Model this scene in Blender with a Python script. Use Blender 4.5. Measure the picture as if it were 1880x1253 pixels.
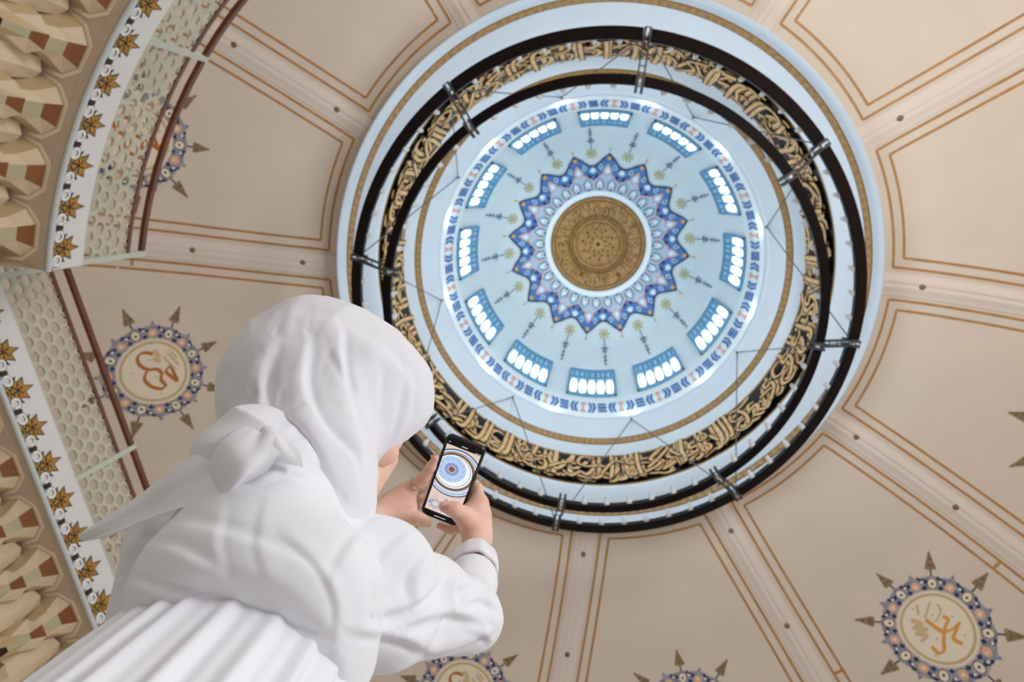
import bpy, math, random
import numpy as np
from math import sin, cos, pi, radians as R, hypot, atan2
from mathutils import Vector, Matrix
for o in list(bpy.data.objects): bpy.data.objects.remove(o)
SC = bpy.context.scene; COL = SC.collection

# ------------------------------------------------------------------ camera
CH = 0.60                                   # eye height of the crouching photographer
F_, VX, VY = 1300.0, 1097.7, 344.6          # focal length (px of an 1880 frame) and where the zenith falls
zc = np.array([VX - 940, 626.5 - VY, -F_]); zc /= np.linalg.norm(zc)
xc = np.array([1., 0, 0]); xc -= xc @ zc * zc; xc /= np.linalg.norm(xc)
yc = np.cross(zc, xc)
cam_d = bpy.data.cameras.new('camera'); cam = bpy.data.objects.new('camera', cam_d); COL.objects.link(cam)
M = Matrix([list(xc), list(yc), list(zc)]).to_4x4()          # rows: world axes in camera space = camera axes in world columns
cam.matrix_world = Matrix.Translation((0, 0, CH)) @ M
cam_d.sensor_width = 36; cam_d.lens = F_ / 1880 * 36
cam_d.clip_start = 0.02; cam_d.clip_end = 200
cam_d.dof.use_dof = True; cam_d.dof.focus_distance = 1.17; cam_d.dof.aperture_fstop = 6.3
SC.camera = cam

# ------------------------------------------------------------------ world, lights, exposure
AX, AY = 0.052, 1.958                       # the dome's axis on the floor plan
w = bpy.data.worlds.new('world'); SC.world = w; w.use_nodes = True
w.node_tree.nodes['Background'].inputs[0].default_value = (1.0, 0.978, 0.975, 1)
w.node_tree.nodes['Background'].inputs[1].default_value = .86
def area(name, loc, target, size, power, col, shape='DISK'):
    l = bpy.data.lights.new(name, 'AREA'); l.shape = shape; l.size = size; l.energy = power; l.color = col
    o = bpy.data.objects.new(name, l); COL.objects.link(o); o.location = loc
    o.rotation_euler = (Vector(target) - Vector(loc)).to_track_quat('-Z', 'Y').to_euler(); return o
L_DRUM = 380; L_COVE = 2.0; L_VAULT = 1450
area('dome_fill_light', (AX, AY, 13.2), (AX, AY, 30), 6.0, L_DRUM, (0.86, 0.945, 1.0))  # added unseen disc, a cool fill for drum and dome; not a chandelier lamp
for k in range(12):
    a = R(16.2 + 30 * k)
    area('cove_light', (AX + 4.0 * cos(a), AY + 4.0 * sin(a), 19.15), (AX + 3.2 * cos(a), AY + 3.2 * sin(a), 26), .5, L_COVE, (0.8, 0.93, 1.0))
area('vault_fill_light', (8.5, -6.5, 3.0), (8, -5, 16), 5, L_VAULT, (1.0, 0.975, 0.95))  # added fill aimed upward to brighten one side of the vault; no window here
area('person_key_light', (3.3, -1.3, 1.5), (-.3, .45, 1.45), 1.1, 64, (0.93, 0.965, 1.0))  # added key light from the right for the woman's white cloth; no window here
SC.view_settings.view_transform = 'Standard'; SC.view_settings.look = 'None'
SC.view_settings.exposure = 0.0; SC.view_settings.gamma = 1.0; SC.view_settings.use_curve_mapping = False

# ------------------------------------------------------------------ helpers
def lin(c):
    return tuple(((x / 255) / 12.92 if x / 255 <= .04045 else ((x / 255 + .055) / 1.055) ** 2.4) for x in c) + (1,)
def mat(name, rgb, rough=.6, metal=0., emit=0., noise=0., nscale=8., rgb2=None, bump=0., bscale=60., sss=0., sheen=0.):
    m = bpy.data.materials.new(name); m.use_nodes = True; nt = m.node_tree; b = nt.nodes['Principled BSDF']
    c = lin(rgb); b.inputs['Base Color'].default_value = c
    b.inputs['Roughness'].default_value = rough; b.inputs['Metallic'].default_value = metal
    if emit: b.inputs['Emission Color'].default_value = c; b.inputs['Emission Strength'].default_value = emit
    if sss:
        b.inputs['Subsurface Weight'].default_value = sss; b.inputs['Subsurface Radius'].default_value = (1, .35, .2); b.inputs['Subsurface Scale'].default_value = .006
    if sheen: b.inputs['Sheen Weight'].default_value = sheen
    if noise or bump:
        tc = nt.nodes.new('ShaderNodeTexCoord')
    if noise:
        n = nt.nodes.new('ShaderNodeTexNoise'); n.inputs['Scale'].default_value = nscale; n.inputs['Detail'].default_value = 4
        r = nt.nodes.new('ShaderNodeMix'); r.data_type = 'RGBA'
        r.inputs[6].default_value = c; r.inputs[7].default_value = lin(rgb2) if rgb2 else tuple(x * (1 - noise) for x in c[:3]) + (1,)
        rp = nt.nodes.new('ShaderNodeMapRange'); rp.inputs[1].default_value = .35; rp.inputs[2].default_value = .65
        nt.links.new(tc.outputs['Object'], n.inputs['Vector']); nt.links.new(n.outputs[0], rp.inputs[0]); nt.links.new(rp.outputs[0], r.inputs[0])
        nt.links.new(r.outputs[2], b.inputs['Base Color'])
    if bump:
        n = nt.nodes.new('ShaderNodeTexNoise'); n.inputs['Scale'].default_value = bscale; n.inputs['Detail'].default_value = 3
        bp = nt.nodes.new('ShaderNodeBump'); bp.inputs['Strength'].default_value = bump; bp.inputs['Distance'].default_value = .01
        nt.links.new(tc.outputs['Object'], n.inputs['Vector']); nt.links.new(n.outputs[0], bp.inputs['Height']); nt.links.new(bp.outputs[0], b.inputs['Normal'])
    return m
def dull(m, v=.15):
    m.node_tree.nodes['Principled BSDF'].inputs['Specular IOR Level'].default_value = v; return m
MT = dict(
    vault=mat('vault_plaster', (211, 197, 182), .8, noise=.05, nscale=.8, bump=.03),
    rib=mat('rib_plaster', (214, 201, 191), .75),
    line=mat('gold_line', (176, 128, 72), .6, noise=.2, nscale=3),
    boss=mat('boss_brown', (132, 102, 76), .6, noise=.3, nscale=6),
    drum=mat('drum_white', (190, 205, 219), .55, noise=.03, nscale=1.5),
    dome=mat('dome_white', (212, 226, 231), .6, noise=.03, nscale=1.2),
    gold=mat('gold_leaf', (156, 120, 54), .5, .15, noise=.35, nscale=14),
    goldb=mat('gold_braid', (126, 92, 36), .5, .1, noise=.4, nscale=22),
    letter=mat('gilded_letter', (222, 176, 112), .4, .15, noise=.25, nscale=7, rgb2=(186, 150, 108)),
    letter2=mat('gilded_letter_pale', (232, 200, 148), .4, .15, noise=.2, nscale=7),
    black=mat('black_lacquer', (12, 12, 15), .3),
    navy=mat('navy_paint', (24, 44, 100), .5, noise=.3, nscale=9),
    blue=mat('cobalt_paint', (58, 98, 164), .5, noise=.3, nscale=7, rgb2=(84, 128, 184)),
    sky=mat('pale_blue_paint', (166, 200, 226), .5),
    pink=mat('rose_paint', (216, 166, 160), .6, noise=.15, nscale=6),
    teal=mat('teal_paint', (96, 138, 150), .6, noise=.3, nscale=6),
    white=mat('white_paint', (228, 236, 240), .5),
    amber=mat('amber_paint', (222, 166, 70), .5),
    pale_gold=mat('pale_gold_paint', (202, 192, 142), .6, noise=.2, nscale=5),
    slate=mat('slate_paint', (112, 140, 160), .6, noise=.2, nscale=5),
    bronze=mat('bronze_relief', (168, 124, 66), .55, .15, noise=.35, nscale=6, bump=.4, bscale=9),
    bronze_dark=mat('bronze_recess', (62, 40, 16), .6, .1),
    bronze_lt=mat('bronze_light', (190, 150, 92), .5, .15),
    mahog=mat('dark_mahogany', (20, 5, 4), .65, noise=.5, nscale=3, rgb2=(8, 3, 3)),
    iron=mat('dark_iron', (70, 73, 77), .5, .3),
    steel=mat('grey_steel', (150, 160, 172), .35, .4),
    lamp=mat('white_lamp_cup', (228, 236, 242), .4),
    pipe=mat('pale_metal_pipe', (206, 212, 218), .35, .1), rimc=mat('muqarnas_rim', (240, 222, 192), .6),
    cable=mat('steel_cable', (84, 94, 102), .5, .5),
    glassw=mat('bright_window_glass', (235, 248, 255), .3, emit=3.6),
    winframe=mat('window_blue_metal', (92, 142, 176), .5),
    wingrid=mat('window_pale_blue', (128, 178, 208), .4, emit=.25),
    fascia=mat('fascia_white', (226, 226, 226), .45, noise=.03),
    fgold=mat('floral_gold', (190, 138, 44), .5, noise=.35, nscale=18),
    fblack=mat('floral_black', (44, 38, 24), .6),
    scroll=mat('scroll_white', (238, 240, 242), .5),
    lattice=mat('mint_lattice', (202, 199, 178), .55, noise=.12, nscale=3),
    rail=mat('brown_handrail', (116, 62, 30), .35, noise=.3, nscale=4),
    mint=mat('mint_stone', (196, 204, 190), .6),
    soffit=mat('soffit_taupe', (206, 182, 160), .7, noise=.06),
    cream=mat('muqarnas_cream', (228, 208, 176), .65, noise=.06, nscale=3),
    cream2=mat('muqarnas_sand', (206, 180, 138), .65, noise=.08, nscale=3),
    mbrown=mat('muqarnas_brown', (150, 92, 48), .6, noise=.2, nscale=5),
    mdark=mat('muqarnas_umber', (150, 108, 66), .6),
    floor=mat('pale_carpet', (196, 190, 182), .9, noise=.2, nscale=3),
    skin=mat('skin', (246, 206, 184), .5, sss=.12, noise=.25, nscale=30, rgb2=(242, 190, 168)),
    nail=mat('fingernail', (226, 150, 138), .3),
    scarf=mat('scarf_cotton', (238, 238, 246), .75, noise=.02, nscale=300, bump=.03, bscale=420, sheen=.2),
    dress=mat('dress_cotton', (242, 243, 250), .75, bump=.03, bscale=300, sheen=.2),
    case=mat('phone_case_black', (16, 16, 18), .35),
    bezel=mat('phone_glass_black', (8, 8, 10), .12),
    ring=mat('silver_ring', (190, 190, 195), .2, 1.),
)
dull(MT['mahog'], .12); dull(MT['black'], .3)
def link(name, me, mats, parent=None, smooth=False, angle=None):
    for m in mats: me.materials.append(MT[m] if isinstance(m, str) else m)
    if smooth:
        me.polygons.foreach_set('use_smooth', [True] * len(me.polygons))
    o = bpy.data.objects.new(name, me); COL.objects.link(o)
    if parent: o.parent = parent
    return o
def tag(o, label=None, cat=None, group=None, kind=None):
    for k, v in (('label', label), ('category', cat), ('group', group), ('kind', kind)):
        if v: o[k] = v
    return o
def empty(name, loc=(0, 0, 0)):
    o = bpy.data.objects.new(name, None); o.location = loc; o.empty_display_size = .1; COL.objects.link(o); return o
class MB:
    def __init__(s): s.v = []; s.f = []; s.m = []; s.mats = []
    def mi(s, m):
        if m not in s.mats: s.mats.append(m)
        return s.mats.index(m)
    def face(s, pts, m):
        n = len(s.v); s.v += [tuple(p) for p in pts]; s.f.append(tuple(range(n, n + len(pts)))); s.m.append(s.mi(m))
    def grid(s, P, m, closed_u=False, closed_v=False):   # P[i][j]
        n = len(s.v); a = len(P); b = len(P[0])
        for row in P: s.v += [tuple(p) for p in row]
        k = s.mi(m)
        for i in range(a if closed_u else a - 1):
            for j in range(b if closed_v else b - 1):
                i2 = (i + 1) % a; j2 = (j + 1) % b
                s.f.append((n + i * b + j, n + i2 * b + j, n + i2 * b + j2, n + i * b + j2)); s.m.append(k)
    def hexa(s, P, m):        # 8 corners, bottom 4 then top 4
        n = len(s.v); s.v += [tuple(p) for p in P]; k = s.mi(m)
        for q in ((0, 3, 2, 1), (4, 5, 6, 7), (0, 1, 5, 4), (1, 2, 6, 5), (2, 3, 7, 6), (3, 0, 4, 7)):
            s.f.append(tuple(n + i for i in q)); s.m.append(k)
    def tube(s, pts, r, m, n=8, caps=True):
        pts = [Vector(p) for p in pts]; rows = []
        rr = r if isinstance(r, (list, tuple)) else [r] * len(pts)
        for i, p in enumerate(pts):
            d = (pts[min(i + 1, len(pts) - 1)] - pts[max(i - 1, 0)]).normalized()
            u = d.orthogonal().normalized() if i == 0 else (u - d * u.dot(d)).normalized()
            w_ = d.cross(u)
            rows.append([p + (u * cos(2 * pi * k / n) + w_ * sin(2 * pi * k / n)) * rr[i] for k in range(n)])
        s.grid(rows, m, closed_v=True)
        if caps: s.face(rows[0], m); s.face(rows[-1][::-1], m)
    def build(s, name, parent=None, smooth=False):
        me = bpy.data.meshes.new(name); me.from_pydata(s.v, [], s.f); me.update()
        me.polygons.foreach_set('material_index', s.m)
        return link(name, me, s.mats, parent, smooth)
def P3(phi, r, h): return (AX + r * cos(phi), AY + r * sin(phi), h + CH)
def interp(prof, t):
    for (a, b), (c, d) in zip(prof[:-1], prof[1:]):
        if t <= c or (c, d) == prof[-1]:
            u = (t - a) / (c - a) if c != a else 0; return b + (d - b) * u
def ray(px, py):
    r = np.array([px - 940, 626.5 - py, -F_]); return np.array([r @ xc, r @ yc]) / (r @ zc)
def at(px, py, h):            # the point that shows at a pixel of the photograph, h metres above the eye
    q = ray(px, py) * h; return Vector((q[0], q[1], h + CH))
def ribbon(mb, pts, wid, m, mapf, lay=0., taper=False):
    n = len(pts); rows = []
    for i, p in enumerate(pts):
        a = pts[max(i - 1, 0)]; b = pts[min(i + 1, n - 1)]; dx, dy = b[0] - a[0], b[1] - a[1]; l = hypot(dx, dy) or 1
        ww = wid(i / (n - 1), dx / l, dy / l) if callable(wid) else wid
        ww *= .5
        rows.append([mapf(p[0] - dy / l * ww, p[1] + dx / l * ww, lay), mapf(p[0] + dy / l * ww, p[1] - dx / l * ww, lay)])
    mb.grid(rows, m)
def disc(mb, cx, cy, r, m, mapf, lay=0., n=12, ry=None, rot=0.):
    ry = ry or r
    mb.face([mapf(cx + r * cos(t) * cos(rot) - ry * sin(t) * sin(rot), cy + r * cos(t) * sin(rot) + ry * sin(t) * cos(rot), lay) for t in [2 * pi * k / n for k in range(n)]], m)
def poly(mb, pts, m, mapf, lay=0.): mb.face([mapf(x, y, lay) for x, y in pts], m)
def annulus(mb, cx, cy, r0, r1, m, mapf, lay=0., n=64):
    mb.grid([[mapf(cx + r * cos(2 * pi * k / n), cy + r * sin(2 * pi * k / n), lay) for r in (r0, r1)] for k in range(n)], m, closed_u=True)
rng = random.Random(7)

# ------------------------------------------------------------------ floor
mb = MB(); mb.face([(30 * cos(2 * pi * k / 48), 2 + 30 * sin(2 * pi * k / 48), 0) for k in range(48)], 'floor')
fl = mb.build('floor'); tag(fl, 'pale floor of the prayer hall under the dome', kind='structure')

# ------------------------------------------------------------------ vault (ceiling) in twelve sectors
VP_ = [(6.10, 16.45), (6.6, 16.52), (7.1, 16.5), (8.4, 16.2), (9.65, 15.72), (10.6, 15.1), (11.6, 14.2), (12.6, 13.0), (13.4, 11.6), (14.0, 10.0), (14.3, 8.4)]
def VH(r):                    # smoothed profile
    return (interp(VP_, max(r - .25, 6.1)) + interp(VP_, r) + interp(VP_, min(r + .25, 14.3))) / 3
RIB0 = 1.5
DRIFT = (1.75, .45, -1.15)                  # the ribs splay towards the square hall below, so they are not quite radial
def RA(k, r): return R(RIB0 + 30 * k + DRIFT[k % 3] * (r - 7.1) / 2.55)
ceil_ = empty('ceiling', (AX, AY, 16 + CH)); tag(ceil_, 'cream vault of twelve sectors rising to the drum and round dome', kind='structure')
def add(mb, name, par, smooth=False):
    o = mb.build(name, None, smooth)
    o.parent = par            # meshes are modelled in place; only the Empties carry an offset
    if par.type == 'EMPTY': o.matrix_parent_inverse = Matrix.Translation(par.location).inverted()
    return o
def vmap(phi0):
    def f(x, y, lay=0.):      # x = metres across the sector at this radius, y = radius
        return P3((phi0(y) if callable(phi0) else phi0) + x / y, y, VH(y) - .004 - lay)
    return f
rs = [6.1 + i * .2 for i in range(41)]; rs[-1] = 14.1
for k in range(12):
    a0 = R(RIB0 + 30 * k); a1 = a0 + R(30)
    mb = MB(); mb.grid([[P3(RA(k, r) + (RA(k + 1, r) - RA(k, r) + (2 * pi if 0 else 0)) * j / 16, r, VH(r)) for j in range(17)] for r in rs], 'vault')
    pan = add(mb, 'vault_panel', ceil_, True)
    # painted double gold border
    f = vmap(lambda r, k=k: (RA(k, r) + RA(k + 1, r)) / 2); mb = MB()
    for off, r0 in ((.36, 6.46), (.58, 6.68)):
        hw = lambda r, k=k: r * (RA(k + 1, r) - RA(k, r)) / 2 - off
        rr = [r0 + i * (13.6 - r0) / 40 for i in range(41)]
        for s_ in (-1, 1): ribbon(mb, [(s_ * hw(r), r) for r in rr], .055, 'line', f)
        m_ = hw(r0); arc = [(-m_ + 2 * m_ * i / 14, r0) for i in range(15)]; ribbon(mb, arc, .055, 'line', f)
    for s_ in (-1, 1):
        rc = 10.6; h0 = rc * (RA(k + 1, rc) - RA(k, rc)) / 2; ribbon(mb, [(s_ * (h0 - .36), rc), (s_ * (h0 - .58), rc)], .05, 'line', f)
    add(mb, 'gold_border', ceil_)
# ribs with bosses
for k in range(12):
    f = vmap(lambda r, k=k: RA(k, r))
    sec = [(-.26 + .52 * i / 24, .012 + .055 * (.5 + .5 * cos(2 * pi * (i / 24 - .5))) - .03 * math.exp(-((i / 24 - .5) / .07) ** 2)) for i in range(25)]
    mb = MB(); mb.grid([[f(x, r, z) for x, z in sec] for r in rs], 'rib')
    rb = add(mb, 'rib', ceil_, True)
    for rb_ in (7.1, 9.5, 12.0):
        mb = MB(); c0 = Vector(f(0, rb_, .03)); dn = Vector((0, 0, -1))
        rows = []
        for rad, z in ((.07, 0), (.07, .02), (.05, .045), (.025, .055), (.001, .06)):
            rows.append([c0 + Vector((rad * cos(t), rad * sin(t), -z)) for t in [2 * pi * i / 12 for i in range(12)]])
        mb.grid(rows, 'boss', closed_v=True); add(mb, 'boss', rb, True)

# painted roundels on the vault
def roundel(phi, rc, script, rot):
    par = ceil_; f0 = vmap(phi)
    def f(x, y, lay=0.): return f0(x * SX, rc + y * SY, lay + .006)
    SX, SY = 1.0, .80
    mb = MB()
    # blue wreath
    N = 8; Ro, Ri = 1.10, .74
    annulus(mb, 0, 0, Ri - .02, Ri + .04, 'mdk', f, .002) if False else None
    for i in range(64):
        t = 2 * pi * i / 64 + rot
        rad = Ro + .03 * cos(16 * t - 16 * rot)
    pts = []
    for i in range(192):
        t = 2 * pi * i / 192
        pts.append(1.06 + .035 * abs(cos(8 * t)) - .02 * (i % 3 == 0))
    mb.grid([[f(r_ * cos(2 * pi * i / 192 + rot), r_ * sin(2 * pi * i / 192 + rot), .002) for r_ in (Ri + .06, pts[i])] for i in range(192)], 'slatew', closed_u=True)
    for i in range(48):
        t = 2 * pi * i / 48 + rot
        r_ = (.84, .97, 1.04)[i % 3]
        disc(mb, r_ * cos(t), r_ * sin(t), .055, 'navy', f, .004, 6, ry=.035, rot=t + i)
    for i in range(16):
        t = 2 * pi * (i + .5) / 16 + rot
        disc(mb, .99 * cos(t), .99 * sin(t), .07, 'navy', f, .004, 5, ry=.05, rot=t)
        disc(mb, .84 * cos(t), .84 * sin(t), .06, 'navy', f, .004, 4, rot=t)
        disc(mb, .98 * cos(t + .02), .98 * sin(t), .035, 'vaultlt', f, .006, 6)
    for i in range(8):
        t = 2 * pi * i / 8 + rot
        disc(mb, .93 * cos(t), .93 * sin(t), .125, 'boss', f, .006, 14, ry=.105, rot=t)
        disc(mb, .93 * cos(t), .93 * sin(t), .105, 'vaultlt', f, .008, 14, ry=.085, rot=t)
        disc(mb, .92 * cos(t), .92 * sin(t), .03, 'navy', f, .010, 8)
        t2 = t + pi / 8
        disc(mb, .91 * cos(t2), .91 * sin(t2), .10, 'rosew', f, .008, 10)
        disc(mb, .91 * cos(t2), .91 * sin(t2), .04, 'vaultlt', f, .010, 8)
    mb.mats = [{'slatew': SLATEW, 'vaultlt': VLT, 'rosew': ROSEW}.get(m, m) for m in mb.mats]
    add(mb, 'painted_wreath', par)
    mb = MB()
    annulus(mb, 0, 0, .66, .72, GOLDL, f, .004); annulus(mb, 0, 0, .72, .76, VLT, f, .004)
    add(mb, 'painted_ring', par)
    mb = MB(); mb.grid([[f(q * cos(2 * pi * i / 48), q * sin(2 * pi * i / 48), .002) for q in (.001, .17, .34, .5, .66)] for i in range(48)], VLT, closed_u=True); add(mb, 'painted_field', par)
    for i in range(8):
        t = 2 * pi * i / 8 + rot; mb = MB()
        def g(x, y, lay=0., t=t): return f((1.14 + x) * cos(t) - y * sin(t), (1.14 + x) * sin(t) + y * cos(t), lay)
        ribbon(mb, [(-.05, 0), (.10, 0)], .03, 'navy', g, .003)
        for j in range(5):
            w_ = .115 * (1 - j / 5.5); x0 = .12 + j * .065
            for s_ in (-1, 1):
                poly(mb, [(x0 - .035, 0), (x0 - .03, s_ * w_ * .8), (x0 + .0, s_ * w_ * 1.12), (x0 + .05, s_ * w_ * .8), (x0 + .07, 0)], 'boss' if j % 2 else BR2, g, .004 + j * .001)
        poly(mb, [(.42, -.03), (.50, 0), (.42, .03)], 'boss', g, .009)
        add(mb, 'painted_finial', par)
        mb = MB(); t += pi / 8
        def g(x, y, lay=0., t=t): return f((1.09 + x) * cos(t) - y * sin(t), (1.09 + x) * sin(t) + y * cos(t), lay)
        poly(mb, [(0, -.05), (.05, -.02), (.12, 0), (.05, .02), (0, .05)], SLATEW, g, .003); poly(mb, [(.04, -.05), (.07, 0), (.04, .05), (.055, 0)], 'navy', g, .004)
        add(mb, 'painted_bud', par)
    mb = MB()
    cr, sr = cos(phi), sin(phi)           # the lettering stands upright for someone facing the gallery
    def g(x, y, lay=0.): return f(-sr * x + cr * y, cr * x + sr * y, lay)
    for st in script[1]:
        pts, wd, m = st
        pts = spline(pts); ribbon(mb, pts, lambda u, dx, dy, wd=wd: wd * (.55 + .6 * abs(dx * .7 + dy * .7)), m, g, .008)
    for x, y in script[2]: poly(mb, [(x - .03, y), (x, y - .03), (x + .03, y), (x, y + .03)], SCR2, g, .008)
    add(mb, 'script_lettering', par)
def spline(p, n=8):
    out = []
    for i in range(len(p) - 1):
        a = p[max(i - 1, 0)]; b = p[i]; c = p[i + 1]; d = p[min(i + 2, len(p) - 1)]
        for j in range(n):
            t = j / n
            out.append(tuple(.5 * (2 * b[k] + (c[k] - a[k]) * t + (2 * a[k] - 5 * b[k] + 4 * c[k] - d[k]) * t * t + (3 * b[k] - a[k] - 3 * c[k] + d[k]) * t ** 3) for k in (0, 1)))
    out.append(p[-1]); return out
SLATEW = mat('slate_blue_wash', (118, 124, 146), .6, noise=.35, nscale=8, rgb2=(160, 156, 158)); VLT = mat('light_plaster_paint', (226, 214, 194), .7)
ROSEW = mat('salmon_paint', (214, 168, 136), .6); GOLDL = mat('sand_gold_paint', (192, 168, 126), .6); BR2 = mat('bronze_green_paint', (142, 122, 78), .6, noise=.3, nscale=9)
SCR1 = mat('script_brown', (176, 106, 42), .5); SCR2 = mat('script_faded', (204, 178, 136), .6); SCR3 = mat('script_ochre', (212, 150, 62), .5)
# two scripts that can be read as strokes; the panel frame is x across, y outward (towards the springing)
s_left = (0, [
    ([(-.02, -.42), (-.22, -.46), (-.34, -.36), (-.3, -.18), (-.14, -.06), (.05, -.05), (.14, .05), (.12, .2), (.2, .34), (.1, .42), (-.1, .34), (-.22, .16), (-.16, -.02)], .075, SCR1),
    ([(.22, .02), (.34, -.1), (.42, .1), (.46, .26), (.3, .1), (.22, .02)], .07, SCR1),
    ([(.2, -.34), (.44, -.02)], .05, SCR2), ([(.3, -.42), (.54, -.12)], .05, SCR2), ([(.38, -.44), (.5, -.3)], .045, SCR2), ([(-.02, -.5), (.1, -.36), (.02, -.3), (.14, -.24)], .1, SCR2)],
    [(-.1, -.28), (.34, -.5), (-.44, 0), (.1, .54), (.5, .2), (.02, .14)])
s_right = (0, [
    ([(-.22, -.12), (-.06, -.02), (.14, .08)], .075, SCR3), ([(.1, -.26), (.2, -.22), (.14, -.02), (.12, .2), (.12, .42), (.02, .5), (-.1, .4)], .07, SCR3),
    ([(.12, .06), (.3, -.06), (.42, -.22)], .07, SCR3), ([(.42, -.22), (.34, -.02), (.3, .14), (.46, .2)], .07, SCR3),
    ([(-.14, -.52), (-.2, -.3), (-.24, -.14)], .05, SCR2), ([(.0, -.5), (.06, -.34), (-.04, -.12)], .045, SCR2), ([(-.4, -.4), (-.36, -.2)], .06, SCR2),
    ([(-.5, -.06), (-.3, 0), (-.44, .1), (-.2, .08), (-.38, .2), (-.2, .22), (-.3, .36)], .1, SCR2)],
    [(-.1, -.24), (.28, -.3), (.5, .02), (0, .22), (-.02, .56), (-.48, -.3)])
for deg, sc, rot, rc_ in ((196.5, s_left, .1, 10.62), (167.5, s_left, .2, 10.58), (44.7, s_right, .12, 10.74), (106.5, s_left, .1, 10.7), (76.6, s_right, .02, 10.72), (16.5, s_right, .1, 10.62), (136.5, s_right, .1, 10.62)):
    roundel(R(deg), rc_, sc, rot)

# ------------------------------------------------------------------ drum, calligraphy band, gold bands, dome
def lathe(prof, m, name, par=ceil_, n=192, smooth=True, flip=False):
    mb = MB(); mb.grid([[P3(2 * pi * k / n, r, h) for r, h in prof] for k in range(n)], m, closed_u=True)
    return add(mb, name, par, smooth)
lathe([(6.25, 16.5), (6.16, 16.3), (6.10, 16.0), (6.06, 16.0), (5.98, 16.14), (5.93, 16.22)], 'drum', 'drum_moulding')
lathe([(5.80, 16.30), (5.55, 16.36), (5.27, 16.40), (5.235, 16.43), (5.235, 16.45)], 'drum', 'drum_soffit')
lathe([(5.235, 16.45), (5.22, 16.50)], 'gold', 'gilded_fillet')
lathe([(4.99, 17.72), (4.965, 17.76)], 'gold', 'gilded_fillet')
lathe([(4.965, 17.76), (4.93, 17.78), (4.72, 17.92)], 'drum', 'drum_soffit')
lathe([(4.57, 18.02), (4.4, 18.16), (4.28, 18.38), (4.25, 18.42), (4.22, 18.42), (4.20, 18.5), (4.19, 18.6)], 'drum', 'dome_cornice')
def band(prof, name, freq, par=ceil_):
    mb = MB(); n = 720
    a, b = prof
    cut = [0, .14, .2, .46, .54, .8, .86, 1]; ms = ['goldb', 'bronze_dark', 'gold', 'bronze_dark', 'gold', 'bronze_dark', 'goldb']
    for i, m in enumerate(ms):
        off = .012 if m == 'gold' else 0
        mb.grid([[P3(2 * pi * k / n, a[0] + (b[0] - a[0]) * t, a[1] + (b[1] - a[1]) * t - off * (1 if k % 4 < 2 else .2)) for t in (cut[i], cut[i + 1])] for k in range(n)], m, closed_u=True)
    return add(mb, name, par)
band(((5.93, 16.22), (5.80, 16.30)), 'gilded_braid_band', 4)
band(((4.72, 17.92), (4.57, 18.02)), 'gilded_braid_band', 4)
cb = lathe([(5.22, 16.50), (4.99, 17.72)], 'black', 'calligraphy_band')
LB = 5.1
def cmap(u, v_, lay=0.):       # u metres round, v 0 bottom .. 1 top
    r = 5.22 + (4.99 - 5.22) * v_; h = 16.50 + 1.22 * v_
    return P3(-u / LB, r - .012 - lay, h - .002)
mb = MB(); circ = 2 * pi * LB; S = 1.22
def st(u, pts, wd, lay, m): ribbon(mb, [(u + x, y / S) for x, y in pts], lambda t, dx, dy: wd * (.6 + .5 * abs(dy)) , m, lambda a, b, l: cmap(a, min(max(b, .01), .99), l), lay)
def pen(u, pts, wd, lay, m):   # spline stroke with a rim
    pts = spline(pts, 5)
    P = [(u + x, y) for x, y in pts]
    g = lambda a, b, l: cmap(a, min(max(b / S, .015), .985), l)
    global SEQ; SEQ += 1; lay = (SEQ % 9) * .013 + .004
    ribbon(mb, P, lambda t, dx, dy: wd * (.62 + .5 * abs(dx * .5 + dy * .8)) + .05, 'black', g, lay - .004)
    ribbon(mb, P, lambda t, dx, dy: wd * (.62 + .5 * abs(dx * .5 + dy * .8)) * (1 if t > .08 else .7), m, g, lay)
    ribbon(mb, P, lambda t, dx, dy: wd * .22, 'letter2' if m == 'letter' else 'letter', g, lay + .003)
u = 0; rr = random.Random(11); SEQ = 0
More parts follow.
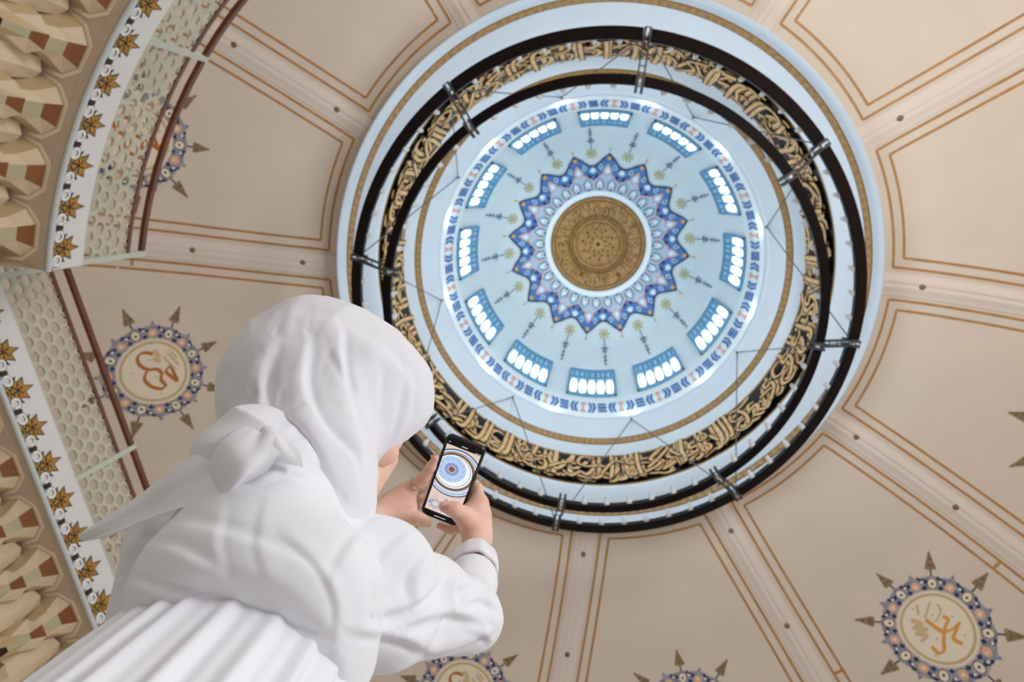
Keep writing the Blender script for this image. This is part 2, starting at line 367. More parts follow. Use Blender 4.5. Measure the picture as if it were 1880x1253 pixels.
while u < circ:
    k = rr.choice('AAALLLBKSCOHDWAT'); w_ = .088 + rr.random() * .03; m = 'letter' if rr.random() < .75 else 'letter2'; lay = rr.random() * .03
    j = lambda a: a + rr.uniform(-.05, .05)
    if k == 'A': pen(u, [(.02, 1.14), (j(.0), .6), (j(.03), .12)], w_, lay, m); du = .15
    elif k == 'L': pen(u, [(.0, 1.15), (.03, .5), (-.03, .14), (-.2, .08)], w_, lay, m); pen(u + .16, [(.0, 1.12), (.0, .3), (-.1, .12)], w_, lay, m); du = .3
    elif k == 'B': pen(u, [(-.3, .42), (-.28, .2), (0, .12), (.24, .2), (.26, .46)], w_, lay, m); pen(u, [(-.12, .66), (0, .60), (.14, .7)], w_ * .7, lay + .01, m); du = .36
    elif k == 'K': pen(u, [(.3, 1.12), (-.1, .72), (.12, .42), (-.3, .2)], w_, lay, m); du = .34
    elif k == 'S': pen(u, [(-.4, .3), (-.2, .12), (.05, .34), (.2, .22), (.36, .5), (.3, .62)], w_, lay, m); du = .34
    elif k == 'C': pen(u, [(.2, .95), (-.1, 1.0), (-.22, .75), (-.05, .58), (.2, .62)], w_ * .85, lay, m); pen(u, [(.22, .4), (-.05, .45), (-.2, .25), (0, .08), (.25, .12)], w_ * .85, lay, m); du = .34
    elif k == 'O': 
        for cy in (.3, .78): pen(u, [(.12 * cos(t), cy + .13 * sin(t)) for t in [i * 2 * pi / 7 for i in range(8)]], w_ * .75, lay, m)
        du = .28
    elif k == 'H': pen(u, [(-.3, .62), (0, .72), (.3, .6)], w_, lay, m); pen(u, [(-.3, .1), (0, .2), (.32, .12)], w_, lay + .01, m); du = .24
    elif k == 'W': pen(u, [(.1, .8), (-.08, .84), (-.1, .66), (.1, .64), (.06, .4), (-.22, .16)], w_, lay, m); du = .26
    elif k == 'M': pen(u, [(-.25, 1.05), (0, .7), (-.2, .4), (.1, .1)], w_, lay, m); pen(u + .12, [(.2, 1.1), (0, .75), (.22, .45), (0, .1)], w_, lay + .012, m); du = .36
    elif k == 'T': pen(u, [(.34, 1.0), (0, .92), (-.34, 1.02)], w_, lay, m); pen(u, [(-.1, .86), (.02, .5), (-.05, .12)], w_, lay, m); du = .22
    else: 
        for q in range(3): x, y = rr.uniform(-.1, .1), rr.uniform(.1, 1.1); poly(mb, [(u + x - .05, y / S), (u + x, (y - .05) / S), (u + x + .05, y / S), (u + x, (y + .05) / S)], m, cmap, .03)
        du = .12
    if rr.random() < .45: pen(u + .08, [(j(-.3), j(rr.choice((.3, .55, .8)))), (0, j(rr.choice((.3, .55, .8)))), (j(.3), j(rr.choice((.4, .7, .9))))], w_ * .8, lay + .02, m)
    if rr.random() < .5:
        x, y = rr.uniform(-.1, .1), rr.uniform(.15, 1.05); poly(mb, [(u + x - .05, y / S), (u + x, (y - .05) / S), (u + x + .05, y / S), (u + x, (y + .05) / S)], 'letter2', cmap, .04)
    u += du * .52
add(mb, 'gilded_lettering', cb)
# dome shell
DP = [(4.19, 18.6), (4.14, 18.68), (4.0, 19.4), (4.0, 20.2), (3.98, 21.1), (3.86, 22.1), (3.66, 23.1), (3.36, 24.0), (2.98, 24.72), (2.4, 25.1), (1.9, 25.28), (1.6, 25.36), (0.02, 25.36)]
dshell = lathe(DP[:-1] + [(1.6, 25.45), (0.01, 25.45)], 'dome', 'dome_shell', n=240)
DPs = sorted([(r / h, r, h) for r, h in DP])
def dmap(phi, px, lay=0.):    # px = apparent radius about the dome's crown
    q = px / F_
    for a, b in zip(DPs[:-1], DPs[1:]):
        if q <= b[0] or b is DPs[-1]:
            t = (q - a[0]) / (b[0] - a[0]); r = a[1] + (b[1] - a[1]) * t; h = a[2] + (b[2] - a[2]) * t; break
    s_ = 1 - .0012 - lay * .08
    return P3(phi, r * s_, (h) * s_)
def dxy(phi0):                # local frame: x across in px, y outward radius px
    return lambda x, y, lay=0.: dmap(phi0 + x / max(y, 1), y, lay)
# border with chevrons
BPX = (285.5, 269)
for k in range(24):
    f = dxy(R(4.4 + 15 * k)); mb = MB(); hw = 277 * R(7.5)
    b0, b1 = 269, 284; c0 = (b0 + b1) / 2
    poly(mb, [(-6, b0), (6, b0), (0, c0 + 1)], 'rose_', f, .01); poly(mb, [(-6, b1), (6, b1), (0, c0 - 1)], 'rose_', f, .01)
    for s_ in (-1, 1):
        for (x, wd) in ((9, 5), (16, 5)):
            poly(mb, [(s_ * x, b0), (s_ * (x + wd), b0), (s_ * (x + wd + 4), c0), (s_ * (x + 4), c0)], 'blue', f, .01)
            poly(mb, [(s_ * x, b1), (s_ * (x + wd), b1), (s_ * (x + wd + 4), c0), (s_ * (x + 4), c0)], 'blue', f, .01)
    for q in range(3):
        y0 = b0 + .5 + q * 5; poly(mb, [(hw - 8, y0), (hw + 8, y0), (hw + 8, y0 + 3.8), (hw - 8, y0 + 3.8)], 'blue', f, .01)
    mb.mats = [ROSEP if m == 'rose_' else m for m in mb.mats] if False else [('pink' if m == 'rose_' else m) for m in mb.mats]
    add(mb, 'painted_chevrons', dshell)
# sunburst
T0 = 5.9; N16 = 16
mb = MB(); NS = 16 * 24
def tip(phi, r0, r1, p=1.5):     # scalloped star radius
    x = abs(((math.degrees(phi) - T0) / 22.5 + .5) % 1 - .5) * 2     # 0 at tip, 1 at notch
    if p == 1.5: return r0 + (r1 - r0) * (.5 + .5 * cos(pi * min(1, x * 1.02) ** .85)) * .93 + 2.5 * max(0, 1 - x * 6)
    return r1 - (r1 - r0) * (x ** .72 if x < 1 else 1) if False else r0 + (r1 - r0) * (1 - x) ** p + 2.0 * sin(pi * x) 
ph = [2 * pi * k / NS for k in range(NS)]
mb.grid([[dmap(a, q, .012) for q in [96 + (tip(a, 141, 163) - 96) * j / 9 for j in range(10)]] for a in ph], 'blue', closed_u=True)
add(mb, 'painted_sunburst_field', dshell)
mb = MB(); mb.grid([[dmap(a, q, .016) for q in (tip(a, 138, 159), tip(a, 141, 163))] for a in ph], 'navy', closed_u=True)
mb.grid([[dmap(a, q, .016) for q in [96 + (tip(a, 114, 132, 1.2) - 96) * j / 5 for j in range(6)]] for a in ph], 'pink', closed_u=True)
mb.grid([[dmap(a, q, .020) for q in [96 + (tip(a, 112, 128, 1.2) - 96) * j / 5 for j in range(6)]] for a in ph], 'sky', closed_u=True)
add(mb, 'painted_sunburst_rim', dshell)
for k in range(16):
    a = R(T0 + 22.5 * k); f = dxy(a); g = dxy(a + R(11.25)); mb = MB()
    def ogive(f, y0, y1, w_, m, lay): poly(mb, [(0, y0), (w_ * .7, y0 + (y1 - y0) * .2), (w_, y0 + (y1 - y0) * .42), (w_ * .6, y0 + (y1 - y0) * .72), (0, y1), (-w_ * .6, y0 + (y1 - y0) * .72), (-w_, y0 + (y1 - y0) * .42), (-w_ * .7, y0 + (y1 - y0) * .2)], m, f, lay)
    ogive(f, 120, 146, 9, 'pink', .024); ogive(f, 123, 142, 6.5, 'sky', .028); ogive(f, 127, 138, 3.5, 'white', .03)
    ogive(g, 126, 139, 7, 'sky', .024); ogive(g, 129, 137, 4, 'white', .03)
    for s_ in (-1, 1):
        h_ = dxy(a + s_ * R(5.2)); ogive(h_, 133, 146, 4.5, 'sky', .024); ogive(h_, 136, 143, 2.4, 'slate', .03)
        h_ = dxy(a + s_ * R(8.3)); ogive(h_, 117, 126, 3.2, 'navy', .024)
        h_ = dxy(a + s_ * R(5.6)); 
        ribbon(mb, [(-6, 98), (-7, 110), (0, 118), (7, 110), (6, 98)], 2.2, 'teal', h_, .026)
        ogive(h_, 100, 114, 3.6, 'white', .028); ogive(h_, 101, 107, 1.8, 'pink', .03)
        ribbon(mb, [(-8.5, 100), (-9, 115), (0, 122), (9, 115), (8.5, 100)], 1.4, 'pink', h_, .025)
        poly(mb, [(-4, 97), (4, 97), (0, 100.5)], 'navy', h_, .03)
    disc(mb, 0, 155, 3.6, 'amber', f, .03, 10)
    disc(mb, 0, 172, 2.0, 'amber', f, .012, 8); poly(mb, [(-.7, 163), (.7, 163), (.7, 171), (-.7, 171)], 'pale_gold', f, .011)
    # flower between the points, then the slate finial
    for q in range(8):
        t = q * pi / 4; poly(mb, [(0, 163), (9 * cos(t - .18), 163 + 9 * sin(t - .18)), (11 * cos(t), 163 + 11 * sin(t)), (9 * cos(t + .18), 163 + 9 * sin(t + .18))], 'pale_gold', g, .012)
    disc(mb, 0, 163, 4.2, 'pale_gold', g, .014, 8)
    ribbon(mb, [(0, 172), (0, 212)], 1.5, 'slate', g, .012)
    for y0, w_ in ((186, 8), (191, 5), (200, 3.5), (206, 4), (212, 2.5)):
        poly(mb, [(-w_, y0 + 1.5), (0, y0 - 2.2), (w_, y0 + 1.5), (0, y0 + 3)], 'slate', g, .013)
    add(mb, 'painted_sunray', dshell)
mb = MB(); mb.grid([[dmap(2 * pi * k / 128, q, l) for q, l in ((96.5, .03), (95.5, .05), (88, .05), (86, .03))] for k in range(128)], 'white', closed_u=True); add(mb, 'crown_ring', dshell, True)
# bronze crown medallion in relief
zb = 25.36
def bmap(x, y, lay=0.): return (AX + x, AY + y, zb + CH - lay)
mb = MB()
prof = [(1.66, .0), (1.64, .06), (1.58, .08), (1.52, .04), (.90, .03), (.86, .09), (.80, .10), (.76, .04), (.70, .03), (.01, .03)]
mb.grid([[P3(2 * pi * k / 96, r, zb - l) for r, l in prof] for k in range(96)], 'bronze', closed_u=True)
add(mb, 'bronze_medallion', dshell, True)
mb = MB(); r3 = random.Random(5)
annulus(mb, 0, 0, .855, .90, 'bronze_dark', bmap, .05); annulus(mb, 0, 0, .745, .765, 'bronze_dark', bmap, .05); annulus(mb, 0, 0, 1.0, 1.015, 'bronze_dark', bmap, .05); annulus(mb, 0, 0, 1.50, 1.52, 'bronze_dark', bmap, .06)
disc(mb, 0, 0, .07, 'bronze_dark', bmap, .05); annulus(mb, 0, 0, .11, .14, 'bronze_lt', bmap, .05, 24)
for n_, rad, off, s_ in ((10, .27, .3, .035), (10, .42, 0, .035), (10, .54, .31, .04), (20, .66, 0, .022)):
    for q in range(n_):
        t = 2 * pi * (q + off) / n_; disc(mb, rad * cos(t), rad * sin(t), s_, 'bronze_dark', bmap, .05, 8)
for q in range(150):          # interlaced script of the outer ring
    t = 2 * pi * q / 150 + r3.uniform(-.02, .02); r0 = r3.choice((1.06, 1.1, 1.2, 1.3)); ln = r3.uniform(.12, .3); b = r3.uniform(-.12, .12)
    P = spline([(r0, t), (r0 + ln * .5, t + b), (min(r0 + ln, 1.46), t + b * .2)], 4)
    ribbon(mb, [(r_ * cos(a), r_ * sin(a)) for r_, a in P], .022, 'bronze_dark' if q % 2 else 'bronze_lt', bmap, .05 + .0003 * (q % 9))
for q in range(60):
    t = 2 * pi * q / 60; ribbon(mb, [(1.02 * cos(t), 1.02 * sin(t)), (1.06 * cos(t + .05), 1.06 * sin(t + .05))], .016, 'bronze_dark', bmap, .05)
    ribbon(mb, [(.92 * cos(t), .92 * sin(t)), (.99 * cos(t), .99 * sin(t))], .014, 'bronze_dark', bmap, .05)
add(mb, 'medallion_relief', dshell)

# ------------------------------------------------------------------ twelve dome windows
for k in range(12):
    a = R(1.3 + 30 * k); wn = empty('window_%d' % (k + 1), P3(a, 4.0, 19.86)); tag(wn, kind='structure')
    def wmap(x, z, d=0., a=a): h = 19.86 + z; return P3(a + x / 4.0, min(4.0, interp([(q[1], q[0]) for q in DP[:8]], h)) - .03 - d, h)
    W_, H_ = .74, 2.28
    def barb(mb, x0, x1, z0, z1, d0, d1, m):
        nz_, nx_ = max(1, int((z1 - z0) / .2)), max(1, int((x1 - x0) / .3))
        for i in range(nz_):
            for j in range(nx_):
                a, b, c, d = z0 + (z1 - z0) * i / nz_, z0 + (z1 - z0) * (i + 1) / nz_, x0 + (x1 - x0) * j / nx_, x0 + (x1 - x0) * (j + 1) / nx_
                mb.hexa([wmap(c, a, d0), wmap(d, a, d0), wmap(d, a, d1), wmap(c, a, d1), wmap(c, b, d0), wmap(d, b, d0), wmap(d, b, d1), wmap(c, b, d1)], m)
    mb = MB()
    barb(mb, -W_, W_, 0, .05, 0, .06, 'winframe'); barb(mb, -W_, W_, H_ - .12, H_, 0, .06, 'winframe'); [barb(mb, -W_ + .1 + q * .17, -W_ + .16 + q * .17, 1.74, 2.14, 0, .03, 'winframe') for q in range(8)]
    for s_ in (-1, 1): barb(mb, min(s_ * W_, s_ * (W_ - .05)), max(s_ * W_, s_ * (W_ - .05)), 0, H_, 0, .06, 'winframe')
    fr = add(mb, 'window_frame', wn)
    mb = MB(); barb(mb, -W_ + .05, W_ - .05, .05, H_ - .07, 0, .015, 'wingrid'); add(mb, 'window_backing', wn)
    st_ = (2 * W_ - .1) / 5
    for q in range(5):
        cx = -W_ + .05 + st_ * (q + .5); mb = MB()
        rows = []
        for i in range(11):
            t = -pi / 2 + pi * i / 10; hw_ = .106 * max(cos(t), 0) ** .45; z = .86 + .60 * sin(t)
            rows.append([wmap(cx - hw_, z, .015), wmap(cx - hw_, z, .03), wmap(cx + hw_, z, .03), wmap(cx + hw_, z, .015)])
        mb.grid(rows, 'glassw'); add(mb, 'pane', wn)
    for q in range(1, 5):
        cx = -W_ + .05 + st_ * q; mb = MB(); barb(mb, cx - .014, cx + .014, .05, H_ - .07, .01, .045, 'winframe'); add(mb, 'glazing_bar', wn)
    mb = MB(); barb(mb, -W_ + .05, W_ - .05, 1.66, 1.72, .01, .04, 'winframe'); add(mb, 'glazing_bar', wn)

# ------------------------------------------------------------------ chandelier
ARM0 = 8.9
ch = empty('chandelier', (AX, AY, 12.0 + CH)); tag(ch, 'two-tiered ring chandelier of dark wood hanging under the dome', 'chandelier')
def ring(r0, r1, h0, h1, nl, lamp_r, gap, inner_rail):
    for k in range(8):
        a0 = R(ARM0 + 45 * k) + gap; a1 = R(ARM0 + 45 * (k + 1)) - gap; n = 20; mb = MB()
        # slanted fascia board with a dark upstand at its inner edge
        sec = [(r0, h0), (r1, h1), (r1 - .02, h1 + .06), (r0 + .03, h0 + .12), (r0 - .0, h0 + .10)]
        rows = [[P3(a0 + (a1 - a0) * i / n, r, h) for r, h in sec] for i in range(n + 1)]
        mb.grid(rows, 'mahog', closed_v=True); mb.face(rows[0], 'mahog'); mb.face(rows[-1][::-1], 'mahog')
        sg = add(mb, 'ring_segment', ch)
        mb = MB(); sec = [(r0 - .005, h0 + .02), (r0 + .02, h0 + .0), (r0 + .035, h0 + .16), (r0 + .01, h0 + .17)]
        rows = [[P3(a0 + (a1 - a0) * i / n, r, h) for r, h in sec] for i in range(n + 1)]
        mb.grid(rows, 'black', closed_v=True); mb.face(rows[0], 'black'); mb.face(rows[-1][::-1], 'black'); add(mb, 'upstand', sg)
        for q in range(nl):
            a = R(ARM0 + 45 * k + 45 * (q + 1) / (nl + 1)); mb = MB()
            prof = [(.0, 0), (.04, 0), (.052, .03), (.05, .15), (.036, .18), (.034, .30)]
            c0 = P3(a, lamp_r, h0 + .05)
            mb.grid([[Vector(c0) + Vector((rr_ * cos(2 * pi * i / 8), rr_ * sin(2 * pi * i / 8), z)) for i in range(8)] for rr_, z in prof], 'lamp', closed_v=True)
            add(mb, 'lamp', sg, True)
ring(4.36, 4.60, 12.55, 12.74, 7, 4.36, R(.9), True)
ring(3.54, 3.70, 11.68, 11.75, 6, 3.54, R(1.1), True)
for k in range(8):
    a = R(ARM0 + 45 * k); mb = MB()
    d = Vector((cos(a), sin(a), 0)); t = Vector((-sin(a), cos(a), 0))
    for s_ in (-1, 1):
        mb.tube([Vector(P3(a, 3.66, 11.88)) + t * .05 * s_, Vector(P3(a, 4.5, 12.66)) + t * .05 * s_], .013, 'iron', 6)
        mb.tube([Vector(P3(a, 3.66, 11.98)) + t * .05 * s_, Vector(P3(a, 4.5, 12.78)) + t * .05 * s_], .010, 'iron', 6)
    for i in range(7):
        u_ = i / 6; p = Vector(P3(a, 3.55 + 1.05 * u_, 11.83 + .84 * u_)); mb.tube([p - t * .05, p + t * .05], .010, 'iron', 5); mb.tube([p + t * .05, p + t * .05 + Vector((0, 0, .12))], .009, 'iron', 5)
    ar = add(mb, 'arm', ch)
    for rr_, hh in ((4.47, 12.66), (3.6, 11.74)):
        mb = MB(); c0 = Vector(P3(a, rr_, hh))
        for s_ in (-1, 1): mb.hexa([c0 + d * x + t * (s_ * .045 + y) + Vector((0, 0, z)) for z in (-.06, .1) for x, y in ((-.16, -.02), (.12, -.02), (.12, .02), (-.16, .02))], 'iron')
        mb.tube([c0 - t * .05 + Vector((0, 0, .0)), c0 + t * .05], .04, 'lamp', 8)
        add(mb, 'bracket', ar)
    for s_ in (-1, 1):
        b = a + s_ * R(22.5); mb = MB(); mb.tube([P3(a, 4.5, 12.75), P3(b, 4.26, 18.44)], .0125, 'cable', 5); add(mb, 'cable', ch)
    for s_ in (-1, 1):
        mb = MB(); mb.tube([Vector(P3(a, 3.6, 11.85)) + t * .05 * s_, Vector(P3(a, 4.45, 15.5)) * 0 + Vector(P3(a, 3.62, 11.85)) + t * .05 * s_ + Vector((d.x * .85, d.y * .85, .85))], .008, 'cable', 5); add(mb, 'cable', ch)
    b = a + R(22.5); mb = MB(); c0 = Vector(P3(b, 4.25, 18.42)); mb.tube([c0, c0 + Vector((0, 0, .12))], .035, 'iron', 8); add(mb, 'cable_anchor', ch)

# ------------------------------------------------------------------ galleries at the left
class Bay:
    def __init__(s, f): s.f = f
    def __call__(s, t, n, h): return s.f(t, n, h)
RB = 5.53
def bay1(t, n, h): a = R(-167.9) + t / RB; return P3(a, RB + n, h)
d2 = Vector((.2445, .9697)); n2 = Vector((-.9697, .2445)); o2 = Vector((-6.30, 1.12)) - d2 * 1.4
def bay2(t, n, h): p = o2 + d2 * t + n2 * n; return (p.x, p.y, h + CH)
HF0, HF1, HR = 6.35, 6.85, 7.9
def hexbox(mb, f, t0, t1, n0, n1, h0, h1, m, seg=1):
    for i in range(seg):
        a, b = t0 + (t1 - t0) * i / seg, t0 + (t1 - t0) * (i + 1) / seg
        mb.hexa([f(a, n0, h0), f(b, n0, h0), f(b, n1, h0), f(a, n1, h0), f(a, n0, h1), f(b, n0, h1), f(b, n1, h1), f(a, n1, h1)], m)
def gallery(f, T0_, T1_, posts, name_, lab, wname, end0=None, first=0.):
    # fascia
    wl = empty(wname, f((T0_ + T1_) / 2, .5, 0)); tag(wl, kind='structure')
    nseg = max(2, int((T1_ - T0_) / .25))
    mb = MB(); hexbox(mb, f, T0_, T1_, 0, .18, HF0, HF1, 'fascia', nseg); fa = add(mb, 'fascia', wl)
    mb = MB(); mb.tube([f(T0_ + (T1_ - T0_) * i / nseg, -.02, HF0 + .0) for i in range(nseg + 1)], .028, 'pipe', 8); add(mb, 'pipe_trim', wl, True)
    # floral frieze, one motif after another
    stp = .425; n = int((T1_ - T0_) / stp)
    for i in range(n):
        t0 = T0_ + first + stp * (i + .5)
        if t0 > T1_ - .1: break
        mb = MB(); g = lambda x, y, lay=0., t0=t0: f(t0 + x, -.004 - lay, HF0 + y)
        flo = lambda sc_, m, lay, cx=0., cy=.20: poly(mb, [(cx + sc_ * r_ * sin(t), cy + sc_ * r_ * cos(t) * 1.05) for t, r_ in [(R(a_), r_) for a_, r_ in ((0, 1.4), (22, .66), (48, 1.12), (76, .6), (104, 1.05), (140, .55), (180, .7), (220, .55), (256, 1.05), (284, .6), (312, 1.12), (338, .66))]], m, g, lay)
        hp = [(-stp / 2, .03), (-stp / 2, .075), (-.12, .05), (-.06, .10), (0, .12), (.06, .10), (.12, .05), (stp / 2, .075), (stp / 2, .03)]
        poly(mb, hp, 'fblack', g, .002)
        poly(mb, [(-.11, .032), (-.07, .08), (0, .10), (.07, .08), (.11, .032)], 'fgold', g, .005)
        poly(mb, [(-.045, .04), (0, .085), (.045, .04)], 'fblack', g, .007)
        flo(.150, 'fblack', .004); flo(.128, 'fgold', .006)
        for q in range(6):
            t = q * pi / 3 + pi / 6; ribbon(mb, [(.03 * sin(t), .20 + .03 * cos(t)), (.075 * sin(t + .3), .20 + .075 * cos(t + .3))], .016, 'fblack', g, .008)
        disc(mb, 0, .20, .026, 'fblack', g, .008, 6)
        for s_ in (-1, 1):
            poly(mb, [(s_ * .10, .20), (s_ * .15, .235), (s_ * .135, .18), (s_ * .10, .15)], 'fblack', g, .004)
            cxs = s_ * .125
            ribbon(mb, spline([(cxs + .052 * cos(t) * s_, .115 + .055 * sin(t)) for t in [-.6, .6, 1.8, 3.0, 4.2]], 4), .026, 'scroll', g, .008)
            ribbon(mb, spline([(cxs + .07 * cos(t) * s_, .115 + .075 * sin(t)) for t in [-.4, .6, 1.8, 3.0, 4.2]], 4), .008, 'fblack', g, .004)
        add(mb, 'floral_motif', fa)
        mb = MB(); x = stp / 2
        poly(mb, [(x - .045, .09), (x - .05, .13), (x, .17), (x + .05, .13), (x + .045, .09), (x, .06)], 'fblack', g, .004); poly(mb, [(x - .025, .09), (x - .03, .12), (x, .145), (x + .03, .12), (x + .025, .09), (x, .07)], 'fgold2', g, .007)
        mb.mats = ['bronze_dark' if m == 'fgold2' else m for m in mb.mats]
        add(mb, 'floral_bud', fa)
    # soffit and back wall
    mb = MB(); mb.grid([[f(T0_ + (T1_ - T0_) * i / nseg, n_, HF0 - .01) for n_ in (0, .16)] for i in range(nseg + 1)], 'soffit'); add(mb, 'soffit', wl)
    mb = MB(); [mb.grid([[f(T0_ + (T1_ - T0_) * i / nseg, n_, h_) for n_, h_ in pr_] for i in range(nseg + 1)], m_) for pr_, m_ in ((((.16, HF0 - .005), (.62, HF0 - .03), (.75, HF0 - .5)), 'soffit'), (((.75, HF0 - .5), (.86, HF0 - 1.1)), 'cream2'), (((.86, HF0 - 1.1), (.95, HF0 - 1.6), (.97, -CH)), 'mint'))]; bw = add(mb, 'wall_backing', wl)
    if end0:      # end face of the corbelled block
        mb = MB(); mb.face([f(T0_, 0, HF0), f(T0_, .95, HF0 - .0), f(T0_, .95, HF0 - 1.7), f(T0_, .75, HF0 - .9), f(T0_, .5, HF0 - .45), f(T0_, .2, HF0 - .1)], 'soffit')
        mb.face([f(T0_, 0, HF0), f(T0_, .95, HF0), f(T0_, .95, HF1), f(T0_, 0, HF1)], 'soffit'); add(mb, 'end_face', wl)
    # gallery floor slab
    mb = MB(); hexbox(mb, f, T0_, T1_, .18, 1.3, HF0 + .25, HF0 + .4, 'soffit', nseg); add(mb, 'gallery_slab', wl)
    # muqarnas niches
    cw = .58; n = int((T1_ - T0_) / cw)
    for i in range(n):
        tc = T0_ + cw * (i + .5) + .02
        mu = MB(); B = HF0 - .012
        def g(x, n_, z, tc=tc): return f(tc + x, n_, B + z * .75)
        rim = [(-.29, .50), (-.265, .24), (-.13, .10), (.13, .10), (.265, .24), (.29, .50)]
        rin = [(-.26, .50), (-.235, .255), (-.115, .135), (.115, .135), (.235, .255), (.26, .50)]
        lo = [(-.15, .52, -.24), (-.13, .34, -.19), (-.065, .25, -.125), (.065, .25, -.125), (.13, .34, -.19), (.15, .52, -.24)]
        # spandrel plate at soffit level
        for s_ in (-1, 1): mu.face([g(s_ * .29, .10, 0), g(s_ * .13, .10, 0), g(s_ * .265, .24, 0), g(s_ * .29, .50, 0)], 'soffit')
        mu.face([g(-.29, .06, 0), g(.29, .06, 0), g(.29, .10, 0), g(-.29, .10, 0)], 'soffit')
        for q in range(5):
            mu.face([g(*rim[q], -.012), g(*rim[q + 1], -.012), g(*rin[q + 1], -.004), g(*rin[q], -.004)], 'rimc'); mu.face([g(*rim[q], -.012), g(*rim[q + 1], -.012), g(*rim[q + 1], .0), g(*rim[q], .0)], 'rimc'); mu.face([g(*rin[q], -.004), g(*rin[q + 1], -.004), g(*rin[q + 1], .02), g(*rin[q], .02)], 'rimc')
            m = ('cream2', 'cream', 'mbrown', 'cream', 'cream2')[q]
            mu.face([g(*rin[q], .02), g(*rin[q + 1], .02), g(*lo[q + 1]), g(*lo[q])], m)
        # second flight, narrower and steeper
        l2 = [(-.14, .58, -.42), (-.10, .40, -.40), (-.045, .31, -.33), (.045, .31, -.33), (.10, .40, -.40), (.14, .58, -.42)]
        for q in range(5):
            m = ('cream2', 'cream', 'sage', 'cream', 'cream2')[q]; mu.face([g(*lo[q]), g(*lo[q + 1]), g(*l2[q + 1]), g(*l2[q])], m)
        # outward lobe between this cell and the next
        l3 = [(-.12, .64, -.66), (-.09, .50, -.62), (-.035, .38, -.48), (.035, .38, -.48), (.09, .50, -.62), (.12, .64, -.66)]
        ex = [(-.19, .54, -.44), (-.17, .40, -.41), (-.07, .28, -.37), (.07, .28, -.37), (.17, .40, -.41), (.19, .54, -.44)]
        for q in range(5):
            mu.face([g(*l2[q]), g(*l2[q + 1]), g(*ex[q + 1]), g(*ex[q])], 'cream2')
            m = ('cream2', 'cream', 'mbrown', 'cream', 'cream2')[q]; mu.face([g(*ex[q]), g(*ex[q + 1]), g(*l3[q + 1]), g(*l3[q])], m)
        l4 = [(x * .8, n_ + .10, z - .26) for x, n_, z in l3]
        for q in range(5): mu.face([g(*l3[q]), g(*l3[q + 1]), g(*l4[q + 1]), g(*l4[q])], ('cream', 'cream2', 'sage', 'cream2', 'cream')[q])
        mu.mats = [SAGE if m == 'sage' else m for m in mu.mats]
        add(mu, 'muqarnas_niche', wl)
        if i < n:
            mu = MB()
            def g(x, n_, z, tc=tc + cw / 2): return f(tc + x, n_, B + z)
            o_ = .09
            a_ = [(-.13, .50, -.02), (-.09, .36, -.05), (0, .30, -.06), (.09, .36, -.05), (.13, .50, -.02)]
            b_ = [(-.20, .50, -.30), (-.14, .42, -.32), (0, .36, -.36), (.14, .42, -.32), (.20, .50, -.30)]
            c_ = [(-.18, .58, -.64), (-.13, .50, -.66), (0, .46, -.72), (.13, .50, -.66), (.18, .58, -.64)]
            d_ = [(-.06, .68, -1.0), (-.04, .62, -1.02), (0, .60, -1.05), (.04, .62, -1.02), (.06, .68, -1.0)]
            a_, b_, c_, d_ = [[(x * .98, n_ + o_, z * .8 - .02) for x, n_, z in q] for q in (a_, b_, c_, d_)]
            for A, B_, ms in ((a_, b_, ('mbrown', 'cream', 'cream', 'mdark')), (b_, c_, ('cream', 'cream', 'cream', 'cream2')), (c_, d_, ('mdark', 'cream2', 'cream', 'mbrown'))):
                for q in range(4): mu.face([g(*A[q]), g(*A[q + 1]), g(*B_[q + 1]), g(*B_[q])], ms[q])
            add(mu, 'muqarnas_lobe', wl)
    # balustrade
    ba = empty(name_, f((T0_ + T1_) / 2, .05, HF1)); tag(ba, lab, 'balustrade')
    HL = HF1 + .74
    for a, b in zip(posts[:-1], posts[1:]):
        mb = MB(); sx = (b - a) / max(1, round((b - a) / .172)); sy = sx * .866; ny = int((HL - HF1 - .04) / sy) + 1; sy = (HL - HF1 - .03) / ny
        for iy in range(ny):
            for ix in range(-1, round((b - a) / sx) + 1):
                cx = a + sx * (ix + .5 + .5 * (iy % 2)); cy = HF1 + .035 + sy * (iy + .5)
                if cx - sx / 2 < a - .001 or cx + sx / 2 > b + .001: 
                    if cx < a - .01 or cx > b + .01: continue
                cl = lambda v_: min(max(v_, a + .01), b - .01)
                hx = [(sx * .5 * cos(t) / .866, sy * .5 * sin(t) * 1.333) for t in [R(30 + 60 * q) for q in range(6)]]
                out = []
                for q in range(6): out += [hx[q], ((hx[q][0] + hx[(q + 1) % 6][0]) / 2, (hx[q][1] + hx[(q + 1) % 6][1]) / 2)]
                kind = (ix + 2 * iy) % 3
                hole = [(x * w1, y * w1) for (x, y), w1 in zip(out, [((.70, .86), (.60, .80), (.74, .70))[kind][q % 2] for q in range(12)])]
                out = [(cl(cx + x), cy + y) for x, y in out]; hole = [(cl(cx + x), cy + y) for x, y in hole]
                for q in range(12):
                    q2 = (q + 1) % 12
                    for n_ in (.03, .055): mb.face([f(out[q][0], n_, out[q][1]), f(out[q2][0], n_, out[q2][1]), f(hole[q2][0], n_, hole[q2][1]), f(hole[q][0], n_, hole[q][1])], 'lattice')
                    mb.face([f(hole[q][0], .03, hole[q][1]), f(hole[q2][0], .03, hole[q2][1]), f(hole[q2][0], .055, hole[q2][1]), f(hole[q][0], .055, hole[q][1])], 'lattice')
        lp = add(mb, 'lattice_panel', ba)
        sg = max(1, int((b - a) / .3))
        mb = MB(); hexbox(mb, f, a, b, .02, .065, HF1, HF1 + .04, 'mint', sg); add(mb, 'lower_rail', ba)
        mb = MB(); hexbox(mb, f, a, b, .02, .06, HL, HL + .06, 'rail', sg); add(mb, 'middle_rail', ba)
